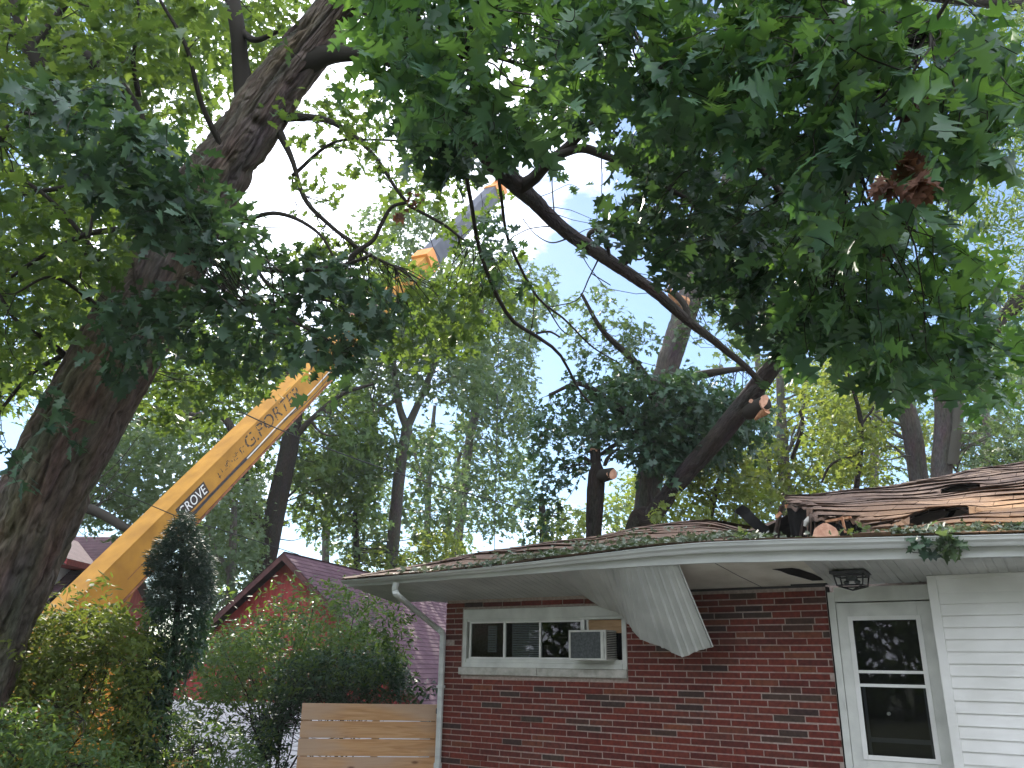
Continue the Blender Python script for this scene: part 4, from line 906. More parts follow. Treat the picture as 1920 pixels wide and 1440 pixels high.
L2((1125, 480, 8.9, 1.74), (1105, 520, 8.9, 1.39), (1085, 560, 8.9, 1.16), (1050, 572, 8.9, 1), (1020, 576, 8.9, 1))
L2((1108, 512, 8.9, 1.16), (1145, 535, 8.9, 1))
L2((1050, 425, 7.9, 1.74), (1020, 425, 7.9, 1.16), (990, 430, 7.8, 1), (960, 445, 7.8, 1))
L2((1070, 445, 8.0, 1.74), (1035, 455, 8.0, 1.28), (1005, 440, 7.9, 1), (980, 410, 7.9, 1))
L2((1040, 410, 7.8, 1.45), (1035, 340, 7.6, 1.16), (1040, 300, 7.4, 1), (1035, 230, 7.2, 1))
L2((1290, 605, 11.5, 8), (1285, 575, 11.5, 7), (1262, 545, 11.6, 6))
# foliage
t2.foliage([([(700, -80), (1500, -80), (1560, 120), (1480, 250), (1330, 250), (1200, 190), (1060, 190), (960, 250), (860, 245), (760, 190), (700, 90)], (3.3, 4.9), 400, 6, 0.145, 0.21),
            ([(1460, -80), (1560, -80), (1720, 60), (1880, 60), (1890, 200), (1800, 270), (1760, 430), (1570, 430), (1440, 250)], (3.0, 4.0), 150, 6, 0.155, 0.20),
            ([(1700, 40), (1860, 0), (1870, 80), (1760, 120)], (3.2, 3.7), 8, 5, 0.17, 0.18),
            ([(1480, 400), (1780, 420), (1870, 620), (1850, 740), (1730, 660), (1650, 600), (1500, 630)], (3.7, 5.2), 145, 6, 0.145, 0.22),
            ([(1560, 620), (1700, 620), (1740, 720), (1660, 690)], (4.2, 5.0), 14, 6, 0.165, 0.2)],
           'oak', M['leaf_near'], 'crown', twigs=0.35, maxd=1.6, twr=0.006)
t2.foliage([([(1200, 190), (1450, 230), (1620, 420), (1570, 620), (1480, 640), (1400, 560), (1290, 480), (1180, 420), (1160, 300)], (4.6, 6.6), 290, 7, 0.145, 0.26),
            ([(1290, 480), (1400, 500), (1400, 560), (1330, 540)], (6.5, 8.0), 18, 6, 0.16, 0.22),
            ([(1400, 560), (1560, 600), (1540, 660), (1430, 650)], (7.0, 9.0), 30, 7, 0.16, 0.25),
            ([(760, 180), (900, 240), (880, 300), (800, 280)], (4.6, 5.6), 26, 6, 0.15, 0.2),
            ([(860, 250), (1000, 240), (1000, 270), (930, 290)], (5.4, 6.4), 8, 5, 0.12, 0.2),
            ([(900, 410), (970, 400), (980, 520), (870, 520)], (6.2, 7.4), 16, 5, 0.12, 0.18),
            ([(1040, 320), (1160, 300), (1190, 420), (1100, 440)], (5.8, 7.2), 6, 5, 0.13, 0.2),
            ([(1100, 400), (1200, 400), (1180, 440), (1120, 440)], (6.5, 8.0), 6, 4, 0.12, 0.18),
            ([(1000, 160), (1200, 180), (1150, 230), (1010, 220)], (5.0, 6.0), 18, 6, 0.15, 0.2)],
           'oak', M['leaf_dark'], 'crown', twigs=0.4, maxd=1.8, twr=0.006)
t2.foliage([([(1655, 290), (1715, 280), (1725, 335), (1690, 355), (1650, 335)], (2.8, 2.95), 6, 6, 0.085, 0.045),
            ([(1665, 165), (1705, 165), (1700, 190), (1670, 190)], (3.3, 3.4), 1, 3, 0.14, 0.05),
            ([(1630, 445), (1660, 445), (1650, 460)], (4.4, 4.5), 1, 3, 0.14, 0.05)], 'oak', M['leaf_brown'], 'dead_leaves', droop=0.9, twigs=0)
t2.finish(M['bark_dark'], 'branches')
# leafy shoots on the low trunk
t2.foliage([([(1210, 960), (1280, 900), (1320, 960), (1290, 985), (1220, 985)], (13.2, 14.0), 26, 6, 0.13, 0.2)], 'oakmid', M['leaf_light'], 'shoots', twigs=0)

# ------------------------------------------------------------------ middle distance trees
def limbs_to(t, poly, zr, n, r0, r1=0.012):
    for p in sample_poly(poly, n, t.rng):
        c = un(p[0], p[1], t.rng.uniform(*zr)); nb, bd = t.nearest(c-np.array([0, 0, 0.25*t.rng.rand()*6]), 12)
        if nb is not None:
            t.twig(nb[:3], c, min(nb[3]*0.7, r0), r1, -0.08, 5, 9)
def ground_pt(px, py, z):
    b = un(px, py, z); b[2] = float(gz(b[0], b[1]))-0.05; return b
def down(t, pts, flare=1.06):
    """continue a pixel trunk path down to the ground"""
    P = t.wp(pts); f = P[0].copy(); f[2] = t.base[2]-0.05; f[3] *= flare
    if P[0][2]-f[2] < 0.25: return P
    k = max(1, int((P[0][2]-f[2])/0.7)); dn = norm(P[0][:3]-P[1][:3]); tr_ = P[0]+(f-P[0])*np.linspace(1, 0, k+1)[:-1, None]; return np.vstack([tr_, P])

# broken-topped oak behind the house
p = [(1213, 1010, 16.2, 26), (1218, 900, 16.2, 23.5), (1228, 800, 16.2, 22), (1248, 700, 16.2, 21), (1272, 620, 16.2, 22), (1300, 540, 16.2, 21), (1322, 480, 16.2, 19), (1345, 410, 16.2, 17), (1380, 300, 16, 16)]
t3 = Tree('oak_tree', ground_pt(1203, 1010, 16.2), 'tall straight oak behind the roof with a snapped off side limb', 'tree', seed=31)
t3.stem('trunk', down(t3, p), M['bark_grey'], seg=60, n=260, world=True, bark=0.018)
m = MB(); q = [un(1285, 570, 16.0), un(1268, 562, 15.9), un(1258, 548, 15.85)]
m.tube(q, [0.14, 0.12, 0.08], 8)
for dx, dy, l in ((-14, -14, .02), (-4, -20, .03), (-20, -6, .02)): m.tube([q[2], un(1258+dx, 548+dy, 15.8)], [0.04, 0.006], 5)
m.build('snapped_limb', M['splinter'], t3.root, t3.base)
lm = [(1240, 760, 16.2, 14), (1190, 680, 15.8, 8), (1130, 620, 15.4, 5), (1090, 550, 15.2, 3)]
t3.limb(lm); t3.limb([(1225, 800, 16.2, 14), (1150, 760, 15.6, 8), (1090, 720, 15.2, 5), (1030, 740, 15, 3)]); t3.limb([(1250, 720, 16.2, 12), (1330, 700, 15.8, 8), (1400, 690, 15.5, 4)])
t3.limb([(1230, 790, 16.2, 10), (1160, 830, 15.6, 5), (1100, 870, 15.2, 3)])
t3.foliage([([(1110, 750), (1170, 690), (1230, 700), (1290, 690), (1350, 720), (1420, 715), (1440, 790), (1360, 850), (1270, 880), (1180, 860), (1130, 820)], (14.4, 17.5), 620, 9, 0.20, 0.42),
            ([(1010, 750), (1110, 680), (1140, 780), (1110, 880), (1040, 900), (1000, 830)], (14.5, 16.5), 130, 8, 0.17, 0.36),
            ([(1000, 880), (1060, 860), (1040, 1000), (1000, 1000)], (14.5, 16.5), 26, 7, 0.17, 0.36)], 'star', M['leaf_dark'], 'crown', twigs=0.15, maxd=3)
t3.foliage([([(1070, 540), (1130, 540), (1190, 600), (1260, 640), (1180, 680), (1090, 690), (1060, 600)], (14.6, 16.5), 90, 7, 0.16, 0.34),
            ([(1310, 460), (1360, 470), (1350, 560), (1300, 600)], (15.4, 16.0), 24, 6, 0.16, 0.3),
            ([(1260, 600), (1320, 560), (1310, 640), (1260, 660)], (15.5, 15.9), 20, 6, 0.16, 0.25),
            ([(1340, 560), (1440, 560), (1430, 700), (1350, 690)], (16, 19), 60, 7, 0.16, 0.36)], 'star', M['leaf_grey'], 'spray', twigs=0.25, maxd=3)
t3.finish(M['bark_dark'], 'branches')

# sawn stump behind the roof
t4 = Tree('tree_stump', ground_pt(1115, 1010, 14.8), 'dark tall sawn off stump with a short cut limb, standing behind the roof', 'tree stump', seed=33)
t4.stem('trunk', down(t4, [(1113, 1010, 14.8, 14.5), (1116, 950, 14.8, 15.5), (1118, 905, 14.8, 16), (1119, 885, 14.8, 14), (1117, 868, 14.8, 10), (1116, 842, 14.8, 9.5)]), M['bark_dark'], seg=48, n=160, world=True, bark=0.018)
disc(t4, 'cut_face', un(1116, 842, 14.8), np.array([0.1, -0.4, 1]), 0.09, M['cutwood'])
s0, s1 = un(1122, 894, 14.8), un(1148, 888, 14.45); m = MB(); m.tube(smoothpath([s0, (s0+s1)/2, s1], 6), np.linspace(0.13, 0.105, 6), 18); st = m.build('cut_stub', M['bark_dark'], t4.root, t4.base, smooth=True)
disc(t4, 'cut_face', s1, s1-s0+np.array([0.1, -0.22, 0]), 0.103, M['cutwood'], st)
m = MB()
for a, b_ in (((1135, 872), (1160, 842)), ((1133, 874), (1148, 850)), ((1105, 865), (1096, 855))): m.tube(smoothpath([un(*a, 14.7), (un(*a, 14.7)+un(*b_, 14.7))/2+np.array([-.03, 0, .03]), un(*b_, 14.7)], 6), np.linspace(0.03, 0.012, 6), 6)
m.build('shoot', M['bark_dark'], t4.root, t4.base)

def simple_tree(label, trunk, limbs, polys, kind, leafmat, barkmat, seed, group=None, nl=8, lz=None, twr=0.012, extra=None, name='tree'):
    t = Tree(name, ground_pt(trunk[0][0], trunk[0][1], trunk[0][2]), label, 'tree', group, seed)
    t.stem('trunk', down(t, trunk), barkmat, seg=20, n=90, world=True, bark=0.008)
    for l in limbs: t.limb(l, seg=8)
    if lz: limbs_to(t, *lz)
    t.foliage(polys, kind, leafmat, 'crown', twigs=0.10, maxd=4, twr=twr)
    if extra: t.foliage(*extra)
    t.finish(barkmat, 'branches')
    return t
WOOD = 'trees standing behind the houses'
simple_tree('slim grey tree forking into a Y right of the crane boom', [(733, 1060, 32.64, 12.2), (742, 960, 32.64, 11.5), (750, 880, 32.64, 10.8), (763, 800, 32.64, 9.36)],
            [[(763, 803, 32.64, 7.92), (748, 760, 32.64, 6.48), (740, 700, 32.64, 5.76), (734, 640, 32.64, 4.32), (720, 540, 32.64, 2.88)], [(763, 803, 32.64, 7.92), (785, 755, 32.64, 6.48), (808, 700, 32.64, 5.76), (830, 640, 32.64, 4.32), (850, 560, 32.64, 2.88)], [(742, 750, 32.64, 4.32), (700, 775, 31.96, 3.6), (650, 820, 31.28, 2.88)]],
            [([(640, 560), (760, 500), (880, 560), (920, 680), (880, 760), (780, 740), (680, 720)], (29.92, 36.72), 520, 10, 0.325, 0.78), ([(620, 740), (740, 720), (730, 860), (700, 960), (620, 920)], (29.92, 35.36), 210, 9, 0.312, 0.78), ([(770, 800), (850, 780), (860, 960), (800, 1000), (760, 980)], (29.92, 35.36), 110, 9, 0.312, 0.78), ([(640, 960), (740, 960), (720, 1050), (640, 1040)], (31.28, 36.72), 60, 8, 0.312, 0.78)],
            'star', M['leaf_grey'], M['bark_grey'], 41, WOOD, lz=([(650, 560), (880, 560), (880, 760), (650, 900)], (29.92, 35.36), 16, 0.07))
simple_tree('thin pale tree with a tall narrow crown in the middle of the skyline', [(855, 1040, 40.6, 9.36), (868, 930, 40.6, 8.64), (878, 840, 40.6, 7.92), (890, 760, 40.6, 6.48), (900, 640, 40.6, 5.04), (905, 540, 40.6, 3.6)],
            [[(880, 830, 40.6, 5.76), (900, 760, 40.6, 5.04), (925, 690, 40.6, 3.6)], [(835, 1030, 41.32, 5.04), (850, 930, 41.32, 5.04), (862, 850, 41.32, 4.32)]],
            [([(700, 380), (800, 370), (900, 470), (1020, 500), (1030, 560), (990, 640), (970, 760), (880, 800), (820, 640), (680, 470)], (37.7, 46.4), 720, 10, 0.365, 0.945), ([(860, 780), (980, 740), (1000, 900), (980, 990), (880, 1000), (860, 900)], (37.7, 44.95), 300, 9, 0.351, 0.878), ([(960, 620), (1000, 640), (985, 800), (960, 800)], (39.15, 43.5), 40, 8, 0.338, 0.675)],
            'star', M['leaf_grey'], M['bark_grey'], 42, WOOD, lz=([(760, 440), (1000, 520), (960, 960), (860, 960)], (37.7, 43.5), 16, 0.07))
simple_tree('dark thick tree with crooked bare limbs behind the yellow boom', [(490, 1085, 27.72, 21), (505, 1010, 27.72, 19.6), (522, 930, 27.72, 18.2), (540, 850, 27.72, 16.8), (552, 780, 27.72, 14), (560, 700, 27.72, 11.2)],
            [[(495, 1040, 27.46, 11.2), (475, 960, 27.46, 10.5), (455, 880, 27.46, 9.8), (437, 810, 27.19, 8.4), (410, 778, 27.06, 7), (360, 778, 26.8, 5.6), (310, 768, 26.66, 4.2), (255, 755, 26.4, 2.8)], [(370, 780, 26.8, 4.9), (330, 795, 26.66, 4.2), (280, 798, 26.4, 3.5), (230, 780, 26.4, 2.1)], [(545, 830, 27.72, 8.4), (580, 790, 27.72, 5.6), (640, 740, 27.72, 4.2), (700, 720, 27.72, 2.8)], [(560, 790, 27.72, 8.4), (545, 720, 27.72, 6.3), (520, 650, 27.72, 4.2)]],
            [([(180, 720), (420, 640), (640, 700), (720, 760), (640, 900), (480, 900), (330, 880), (200, 830)], (27.06, 34.32), 800, 10, 0.307, 0.768), ([(380, 880), (500, 900), (480, 1040), (400, 1100), (330, 1100), (360, 960)], (26.4, 33), 300, 9, 0.294, 0.704), ([(560, 860), (720, 800), (700, 960), (600, 1000), (540, 960)], (29.04, 34.32), 210, 9, 0.307, 0.768)],
            'star', M['leaf_oak'], M['bark_dark'], 43, WOOD, lz=([(220, 720), (680, 720), (640, 900), (260, 860)], (26.4, 31.68), 12, 0.06))
simple_tree('pale green leafy tree between the narrow spruce and the red gable', [(430, 1250, 24, 9), (432, 1130, 24, 8), (436, 1020, 24, 7), (440, 940, 24, 5)], [[(434, 1080, 24, 5), (400, 1020, 24, 4), (390, 960, 24, 3)]], [([(380, 920), (490, 900), (480, 1060), (430, 1160), (380, 1200), (370, 1040)], (22, 27), 330, 10, 0.2, 0.5)], 'star', M['leaf_grey'], M['bark_grey'], 52, WOOD)
simple_tree('pale leafy tree just behind the big oak trunk, above the maroon dormer', [(60, 1060, 24, 11), (70, 960, 24, 11), (90, 860, 24, 9), (140, 760, 24, 7)],
            [[(100, 935, 20.5, 9), (150, 948, 20.3, 10), (195, 966, 20.2, 9), (235, 990, 20, 8), (280, 1010, 20, 5)]],
            [([(130, 860), (260, 780), (340, 800), (330, 920), (260, 960), (140, 930)], (21, 27), 330, 9, 0.24, 0.6), ([(130, 930), (260, 940), (240, 1010), (130, 1010)], (22, 26), 60, 8, 0.23, 0.5), ([(60, 740), (260, 700), (240, 830), (100, 840)], (22, 27), 150, 9, 0.24, 0.6)],
            'star', M['leaf_grey'], M['bark_dark'], 44, WOOD)
simple_tree('leaning grey tree forking low, first one left of the twin trunks', [(1722, 900, 19, 17), (1710, 810, 19, 17), (1690, 740, 19, 14.4), (1655, 680, 19, 11.9), (1625, 630, 19, 10.2), (1590, 520, 19, 6.8)],
            [[(1695, 755, 19, 11.9), (1692, 690, 19, 8.5), (1694, 620, 19, 7.65), (1700, 520, 19, 5.1)], [(1650, 675, 19, 3.4), (1660, 660, 19, 2.55), (1680, 640, 18.8, 1.7)]],
            [([(1560, 640), (1680, 640), (1660, 760), (1680, 900), (1570, 920), (1540, 760)], (18.5, 23), 230, 8, 0.19, 0.45), ([(1730, 760), (1760, 760), (1750, 880), (1720, 880)], (18.5, 22), 24, 7, 0.18, 0.4)],
            'star', M['leaf_light'], M['bark_grey'], 45, WOOD, lz=([(1560, 660), (1660, 660), (1660, 860), (1560, 880)], (18, 21), 8, 0.04))
simple_tree('twin trunked grey tree behind the roof at the far right', [(1765, 890, 18, 19), (1772, 800, 18, 18.4), (1765, 740, 18, 13.6), (1742, 690, 18, 9.52), (1728, 620, 18, 7.48), (1720, 500, 18, 5.44)],
            [[(1785, 870, 17.8, 10.2), (1795, 790, 17.8, 10.2), (1797, 720, 17.8, 8.84), (1790, 640, 17.8, 6.8), (1790, 520, 17.8, 4.76)], [(1800, 750, 17.7, 3.4), (1830, 735, 17.6, 2.04), (1850, 705, 17.5, 1.36)]],
            [([(1800, 800), (1920, 780), (1960, 860), (1830, 890), (1800, 870)], (17, 21), 150, 8, 0.17, 0.42), ([(1810, 640), (1920, 620), (1960, 800), (1860, 790)], (17, 21), 130, 8, 0.17, 0.42), ([(1690, 620), (1790, 640), (1760, 720), (1690, 700)], (17, 20), 40, 7, 0.17, 0.4)],
            'star', M['leaf_grey'], M['bark_grey'], 46, WOOD, lz=([(1810, 660), (1920, 700), (1900, 850), (1820, 850)], (17, 20), 8, 0.03))
simple_tree('dark bare trunk among yellow green leaves right of the leaning oak', [(1478, 960, 21, 10.5), (1470, 880, 21, 10.5), (1465, 790, 21, 9.1), (1462, 700, 21, 6.3), (1455, 560, 21, 4.2)],
            [[(1470, 860, 21, 4.2), (1500, 800, 20.5, 2.8), (1510, 740, 20.2, 2.1)], [(1440, 950, 21.2, 8.4), (1436, 860, 21.2, 8.4), (1425, 720, 21.2, 6.3), (1412, 600, 21.2, 4.9), (1400, 480, 21.2, 3.5)], [(1420, 620, 21.2, 3.5), (1380, 560, 21.2, 2.8), (1350, 500, 21.2, 2.1)]],
            [([(1430, 680), (1560, 660), (1620, 760), (1600, 900), (1480, 940), (1420, 840)], (19.5, 24), 300, 9, 0.19, 0.48), ([(1360, 800), (1480, 800), (1490, 960), (1380, 960)], (19.5, 23), 170, 8, 0.19, 0.45)],
            'star', M['leaf_light'], M['bark_grey'], 47, WOOD, lz=([(1440, 700), (1560, 700), (1560, 880), (1450, 900)], (20, 23), 8, 0.04))
simple_tree('low yellow green sapling between the leaning oak and the torn roof edge', [(1330, 1000, 18, 5), (1340, 930, 18, 5), (1360, 870, 18, 4), (1380, 820, 18, 3)], [[(1340, 940, 18, 4), (1300, 910, 17.8, 3), (1270, 890, 17.6, 2)]],
            [([(1250, 880), (1380, 830), (1440, 900), (1440, 985), (1280, 985)], (16.5, 20), 240, 9, 0.18, 0.45), ([(1230, 820), (1290, 830), (1270, 900), (1230, 900)], (17, 20), 40, 8, 0.17, 0.4)],
            'star', M['leaf_light'], M['bark_dark'], 48, WOOD)
simple_tree('thin crooked sapling in front of the right hand trees', [(1605, 930, 17, 5), (1612, 860, 17, 5), (1614, 800, 17, 4.5), (1608, 760, 17, 3.5), (1590, 700, 17, 2)],
            [[(1612, 850, 17, 3), (1560, 870, 17, 2.5), (1540, 905, 17, 2)], [(1612, 800, 17, 3), (1640, 760, 17, 2), (1650, 720, 17, 1.5)], [(1485, 860, 17.2, 4), (1505, 800, 17, 3.5), (1500, 770, 17, 3)]],
            [([(1500, 700), (1640, 720), (1660, 860), (1580, 900), (1500, 820)], (16.3, 18.5), 120, 8, 0.16, 0.38)],
            'star', M['leaf_light'], M['bark_dark'], 49, WOOD)
simple_tree('yellow tinged tree low on the skyline between the stump and the oaks', [(1020, 1050, 30, 7), (1018, 980, 30, 7), (1015, 930, 30, 5)], [],
            [([(1000, 940), (1090, 950), (1100, 1010), (1000, 1010)], (28, 33), 70, 9, 0.25, 0.6), ([(1130, 900), (1200, 880), (1200, 1000), (1135, 1000)], (28, 33), 80, 9, 0.25, 0.6)], 'star', M['leaf_light'], M['bark_dark'], 50, WOOD)
simple_tree('yellow tinged tree low on the skyline above the red gable roof', [(670, 1080, 32, 6), (668, 1020, 32, 6), (665, 960, 32, 4)], [],
            [([(640, 1030), (740, 1020), (800, 1060), (760, 1080), (650, 1070)], (30, 35), 90, 9, 0.26, 0.6), ([(760, 1000), (860, 980), (860, 1050), (780, 1060)], (30, 35), 80, 9, 0.26, 0.6)], 'star', M['leaf_light'], M['bark_dark'], 51, WOOD)
simple_tree('pale far tree filling the gap behind the twin trunks at the right', [(1850, 930, 32, 8), (1850, 820, 32, 8), (1845, 700, 32, 6), (1850, 560, 32, 4)], [[(1848, 780, 32, 5), (1800, 700, 32, 3), (1780, 620, 32, 2)]],
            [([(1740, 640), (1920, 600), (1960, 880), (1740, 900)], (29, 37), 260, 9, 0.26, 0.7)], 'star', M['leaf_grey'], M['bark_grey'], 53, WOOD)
simple_tree('pale far tree behind the leaning grey forked tree', [(1640, 950, 34, 8), (1640, 820, 34, 8), (1650, 680, 34, 5)], [[(1640, 800, 34, 5), (1580, 720, 34, 3), (1560, 650, 34, 2)]],
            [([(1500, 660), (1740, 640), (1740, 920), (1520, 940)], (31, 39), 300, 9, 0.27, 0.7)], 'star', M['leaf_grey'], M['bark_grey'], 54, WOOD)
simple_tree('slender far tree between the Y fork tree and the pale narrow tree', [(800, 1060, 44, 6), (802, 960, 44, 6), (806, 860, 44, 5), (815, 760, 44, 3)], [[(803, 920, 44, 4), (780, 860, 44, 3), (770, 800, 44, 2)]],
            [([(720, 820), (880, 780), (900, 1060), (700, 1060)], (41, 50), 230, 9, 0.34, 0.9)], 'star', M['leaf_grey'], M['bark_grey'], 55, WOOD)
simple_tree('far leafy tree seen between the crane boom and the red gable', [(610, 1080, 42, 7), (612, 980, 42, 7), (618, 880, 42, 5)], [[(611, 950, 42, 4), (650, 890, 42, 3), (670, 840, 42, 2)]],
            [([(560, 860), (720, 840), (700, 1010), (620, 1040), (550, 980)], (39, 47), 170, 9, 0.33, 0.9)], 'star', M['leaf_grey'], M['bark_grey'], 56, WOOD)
# tall fine leaved tree at the right edge
t5 = Tree('tree', ground_pt(2080, 900, 15), 'fine leaved tree at the right edge with two dark arching limbs', 'tree', None, 61)
t5.stem('trunk', down(t5, [(2080, 900, 15, 30), (2070, 700, 15, 28), (2050, 500, 15, 26), (2040, 250, 15, 22), (2000, -100, 15, 16)]), M['bark_dark'], seg=20, n=80, world=True, bark=0.01)
t5.limb([(2050, 300, 15, 18), (1960, 180, 14.5, 13), (1900, 178, 14.2, 12), (1850, 200, 14, 11), (1770, 240, 13.8, 8)], seg=8); t5.limb([(1960, 185, 14.5, 10), (1880, 215, 14.3, 9), (1820, 225, 14.1, 5)], seg=8)
t5.limb([(2050, 560, 15, 16), (1950, 530, 14.5, 12), (1890, 580, 14.2, 11), (1860, 640, 14, 7), (1830, 680, 13.9, 3)], seg=8); t5.limb([(1950, 540, 14.5, 8), (1930, 560, 14.5, 6), (1890, 600, 14.4, 4)], seg=8)
t5.limb([(2020, 20, 15, 12), (1800, 0, 14, 9), (1650, -10, 13.6, 7), (1590, 40, 13.4, 4)], seg=8); t5.limb([(1660, -20, 13.6, 8), (1625, 30, 13.5, 7), (1600, 60, 13.4, 4)], seg=8)
t5.foliage([([(1560, -60), (2000, -60), (2000, 160), (1880, 170), (1780, 160), (1640, 60)], (13, 17), 460, 10, 0.115, 0.34), ([(1800, 230), (2000, 200), (2000, 470), (1860, 500), (1760, 420), (1750, 280)], (13, 17), 430, 10, 0.115, 0.34), ([(1820, 480), (2000, 470), (2000, 700), (1880, 680)], (13, 17), 220, 9, 0.115, 0.34), ([(1880, 160), (1990, 160), (1990, 260), (1890, 240)], (13, 16), 60, 9, 0.115, 0.32)],
           'oval', M['leaf_oak'], 'crown', twigs=0.12, maxd=4)
t5.finish(M['bark_dark'], 'branches')

rg = np.random.RandomState(99); n = 26000; aa = rg.uniform(math.radians(100), math.radians(292), n); rr = rg.uniform(17, 30, n); hh = 16*rg.rand(n)**0.85*(0.65+0.35*np.sin(aa*7)*np.sin(aa*3+1))  # wood out of view, made tall to block low sky and darken the eaves
wpos = np.stack([rr*np.sin(aa), rr*np.cos(aa), hh], 1)
fw = leaves_mesh('far_woods', None, None, wpos, rg.randn(n, 3), rg.randn(n, 3), 0.5+0.4*rg.rand(n), 'star', M['leaf_oak'], rg.rand(n)); tag(fw, 'leafy wood across the yard, mirrored in the door glass', 'woods', None, 'stuff')
# ------------------------------------------------------------------ shrubs and the vine covered spruce
def shrub(name, label, base_px, stems, polys, kind, mat, seed, group=None, droop=0.35, cat='shrub'):
    t = Tree(name, ground_pt(*base_px), label, cat, group, seed)
    for s in stems: t.limb([s[0]]+s[1:], seg=5, n=12)
    for k in range(8):
        P = sample_poly(polys[0][0], 1, t.rng)[0]; c = un(P[0], P[1], np.mean(polys[0][1])); t.twig(t.base+np.array([0.1*t.rng.randn(), 0.1*t.rng.randn(), 0.02]), c, 0.018, 0.005, -0.02, 5, 8)
    t.skel.append(np.hstack([np.array([t.base+np.array([0, 0, .4*i]) for i in range(4)]), np.full((4, 1), 0.01)]))
    t.foliage(polys, kind, mat, 'foliage', droop=droop, twigs=0.10, maxd=2.5, twr=0.004)
    t.finish(M['bark_dark'], 'stems')
    return t
shrub('shrub', 'big sunlit yellow green bush at the lower left in front of the crane', (110, 1500, 9.4), [], [([(-60, 1230), (60, 1180), (150, 1150), (240, 1150), (290, 1210), (280, 1340), (240, 1520), (-60, 1520)], (8.4, 10.6), 1250, 11, 0.09, 0.20), ([(-40, 1190), (90, 1150), (220, 1150), (280, 1230), (150, 1300), (-40, 1290)], (8.8, 10.2), 420, 10, 0.09, 0.18), ([(60, 1130), (200, 1070), (230, 1110), (120, 1180)], (8.6, 9.8), 12, 7, 0.095, 0.18), ([(20, 1120), (130, 1100), (280, 1150), (300, 1220), (0, 1220)], (8.8, 10.4), 60, 8, 0.09, 0.16)], 'oval', M['leaf_olive'], 71)
shrub('shrub', 'low dark green bush along the bottom left corner', (120, 1560, 7.6), [], [([(-60, 1330), (90, 1310), (240, 1400), (300, 1560), (-60, 1560)], (7.0, 8.2), 460, 9, 0.08, 0.18)], 'oval', M['leaf_oak'], 72)
shrub('shrub', 'loose grey green bush in front of the red gable', (500, 1500, 12), [], [([(330, 1210), (440, 1170), (560, 1120), (700, 1110), (780, 1170), (740, 1260), (560, 1300), (400, 1330)], (11.2, 13.5), 700, 9, 0.09, 0.24), ([(330, 1300), (520, 1280), (540, 1500), (330, 1500)], (11.2, 13), 260, 9, 0.09, 0.24), ([(380, 1200), (600, 1200), (760, 1220), (740, 1290), (400, 1290)], (12.6, 14), 260, 9, 0.10, 0.24), ([(390, 1200), (540, 1160), (700, 1165), (760, 1260), (560, 1320), (380, 1300)], (13.2, 15.5), 620, 9, 0.12, 0.28), ([(400, 1110), (560, 1080), (720, 1080), (700, 1140), (480, 1180)], (11.5, 13), 60, 7, 0.10, 0.24), ([(330, 1280), (420, 1260), (440, 1500), (310, 1520)], (11, 12.5), 130, 9, 0.10, 0.22)], 'oval', M['leaf_oak'], 73)
shrub('shrub', 'dense dark green shrub right behind the wooden fence', (640, 1500, 12.2), [], [([(520, 1250), (620, 1220), (740, 1230), (770, 1300), (700, 1330), (560, 1330), (520, 1420), (480, 1420)], (11.6, 13.2), 820, 10, 0.09, 0.22), ([(470, 1320), (560, 1320), (550, 1520), (450, 1520)], (11.4, 12.6), 70, 8, 0.10, 0.22), ([(740, 1250), (820, 1290), (800, 1320), (740, 1320)], (11.6, 12.2), 20, 7, 0.10, 0.18)], 'oval', M['leaf_dark'], 74)
shrub('shrub', 'tangled olive weeds at the bottom edge left of the fence', (380, 1560, 9.5), [], [([(240, 1320), (330, 1330), (470, 1380), (520, 1540), (240, 1540)], (8.8, 10.5), 420, 9, 0.075, 0.18)], 'oval', M['leaf_oak'], 75)
t6 = Tree('spruce_tree', ground_pt(325, 1500, 10.2), 'narrow blue green spruce wrapped in vine in front of the crane boom', 'tree', None, 81)
t6.stem('trunk', down(t6, [(300, 1480, 10.2, 8), (318, 1300, 10.2, 7), (335, 1120, 10.2, 5), (345, 960, 10.2, 2)]), M['bark_dark'], seg=10, n=40, world=True)
for k in range(120):
    y = 970+480*t6.rng.rand(); cxp = 346-(y-960)*0.085; w = 12+min(1, (y-960)/70)*38; a = t6.rng.rand()*6.28; c0 = un(cxp, y, 10.2); c1 = c0+CR*math.cos(a)*w*10.2/F+np.array([0, 1, 0])*math.sin(a)*w*10.2/F+np.array([0, 0, -0.06]); t6.twig(c0, c1, 0.006, 0.002, 0.1, 3, 4)
t6.foliage([([(340, 958), (352, 958), (375, 1000), (395, 1040), (398, 1130), (285, 1130), (280, 1040), (312, 1000)], (9.7, 10.7), 760, 26, 0.075, 0.07), ([(285, 1120), (398, 1120), (380, 1180), (290, 1180)], (9.8, 10.6), 120, 20, 0.075, 0.07)], 'needle', M['leaf_spruce'], 'crown', droop=0.15, twigs=0.0, flat=0.9)
t6.foliage([([(290, 1130), (390, 1130), (370, 1240), (300, 1290), (265, 1240)], (9.75, 10.5), 330, 9, 0.08, 0.15), ([(240, 1230), (320, 1230), (310, 1480), (220, 1480)], (9.6, 10.4), 420, 9, 0.085, 0.16), ([(300, 1180), (360, 1180), (350, 1300), (310, 1300)], (9.7, 10.3), 40, 8, 0.08, 0.14)], 'oval', M['leaf_dark'], 'vine', droop=0.7, twigs=0.1, maxd=1)
t6.finish(M['bark_dark'], 'branches')

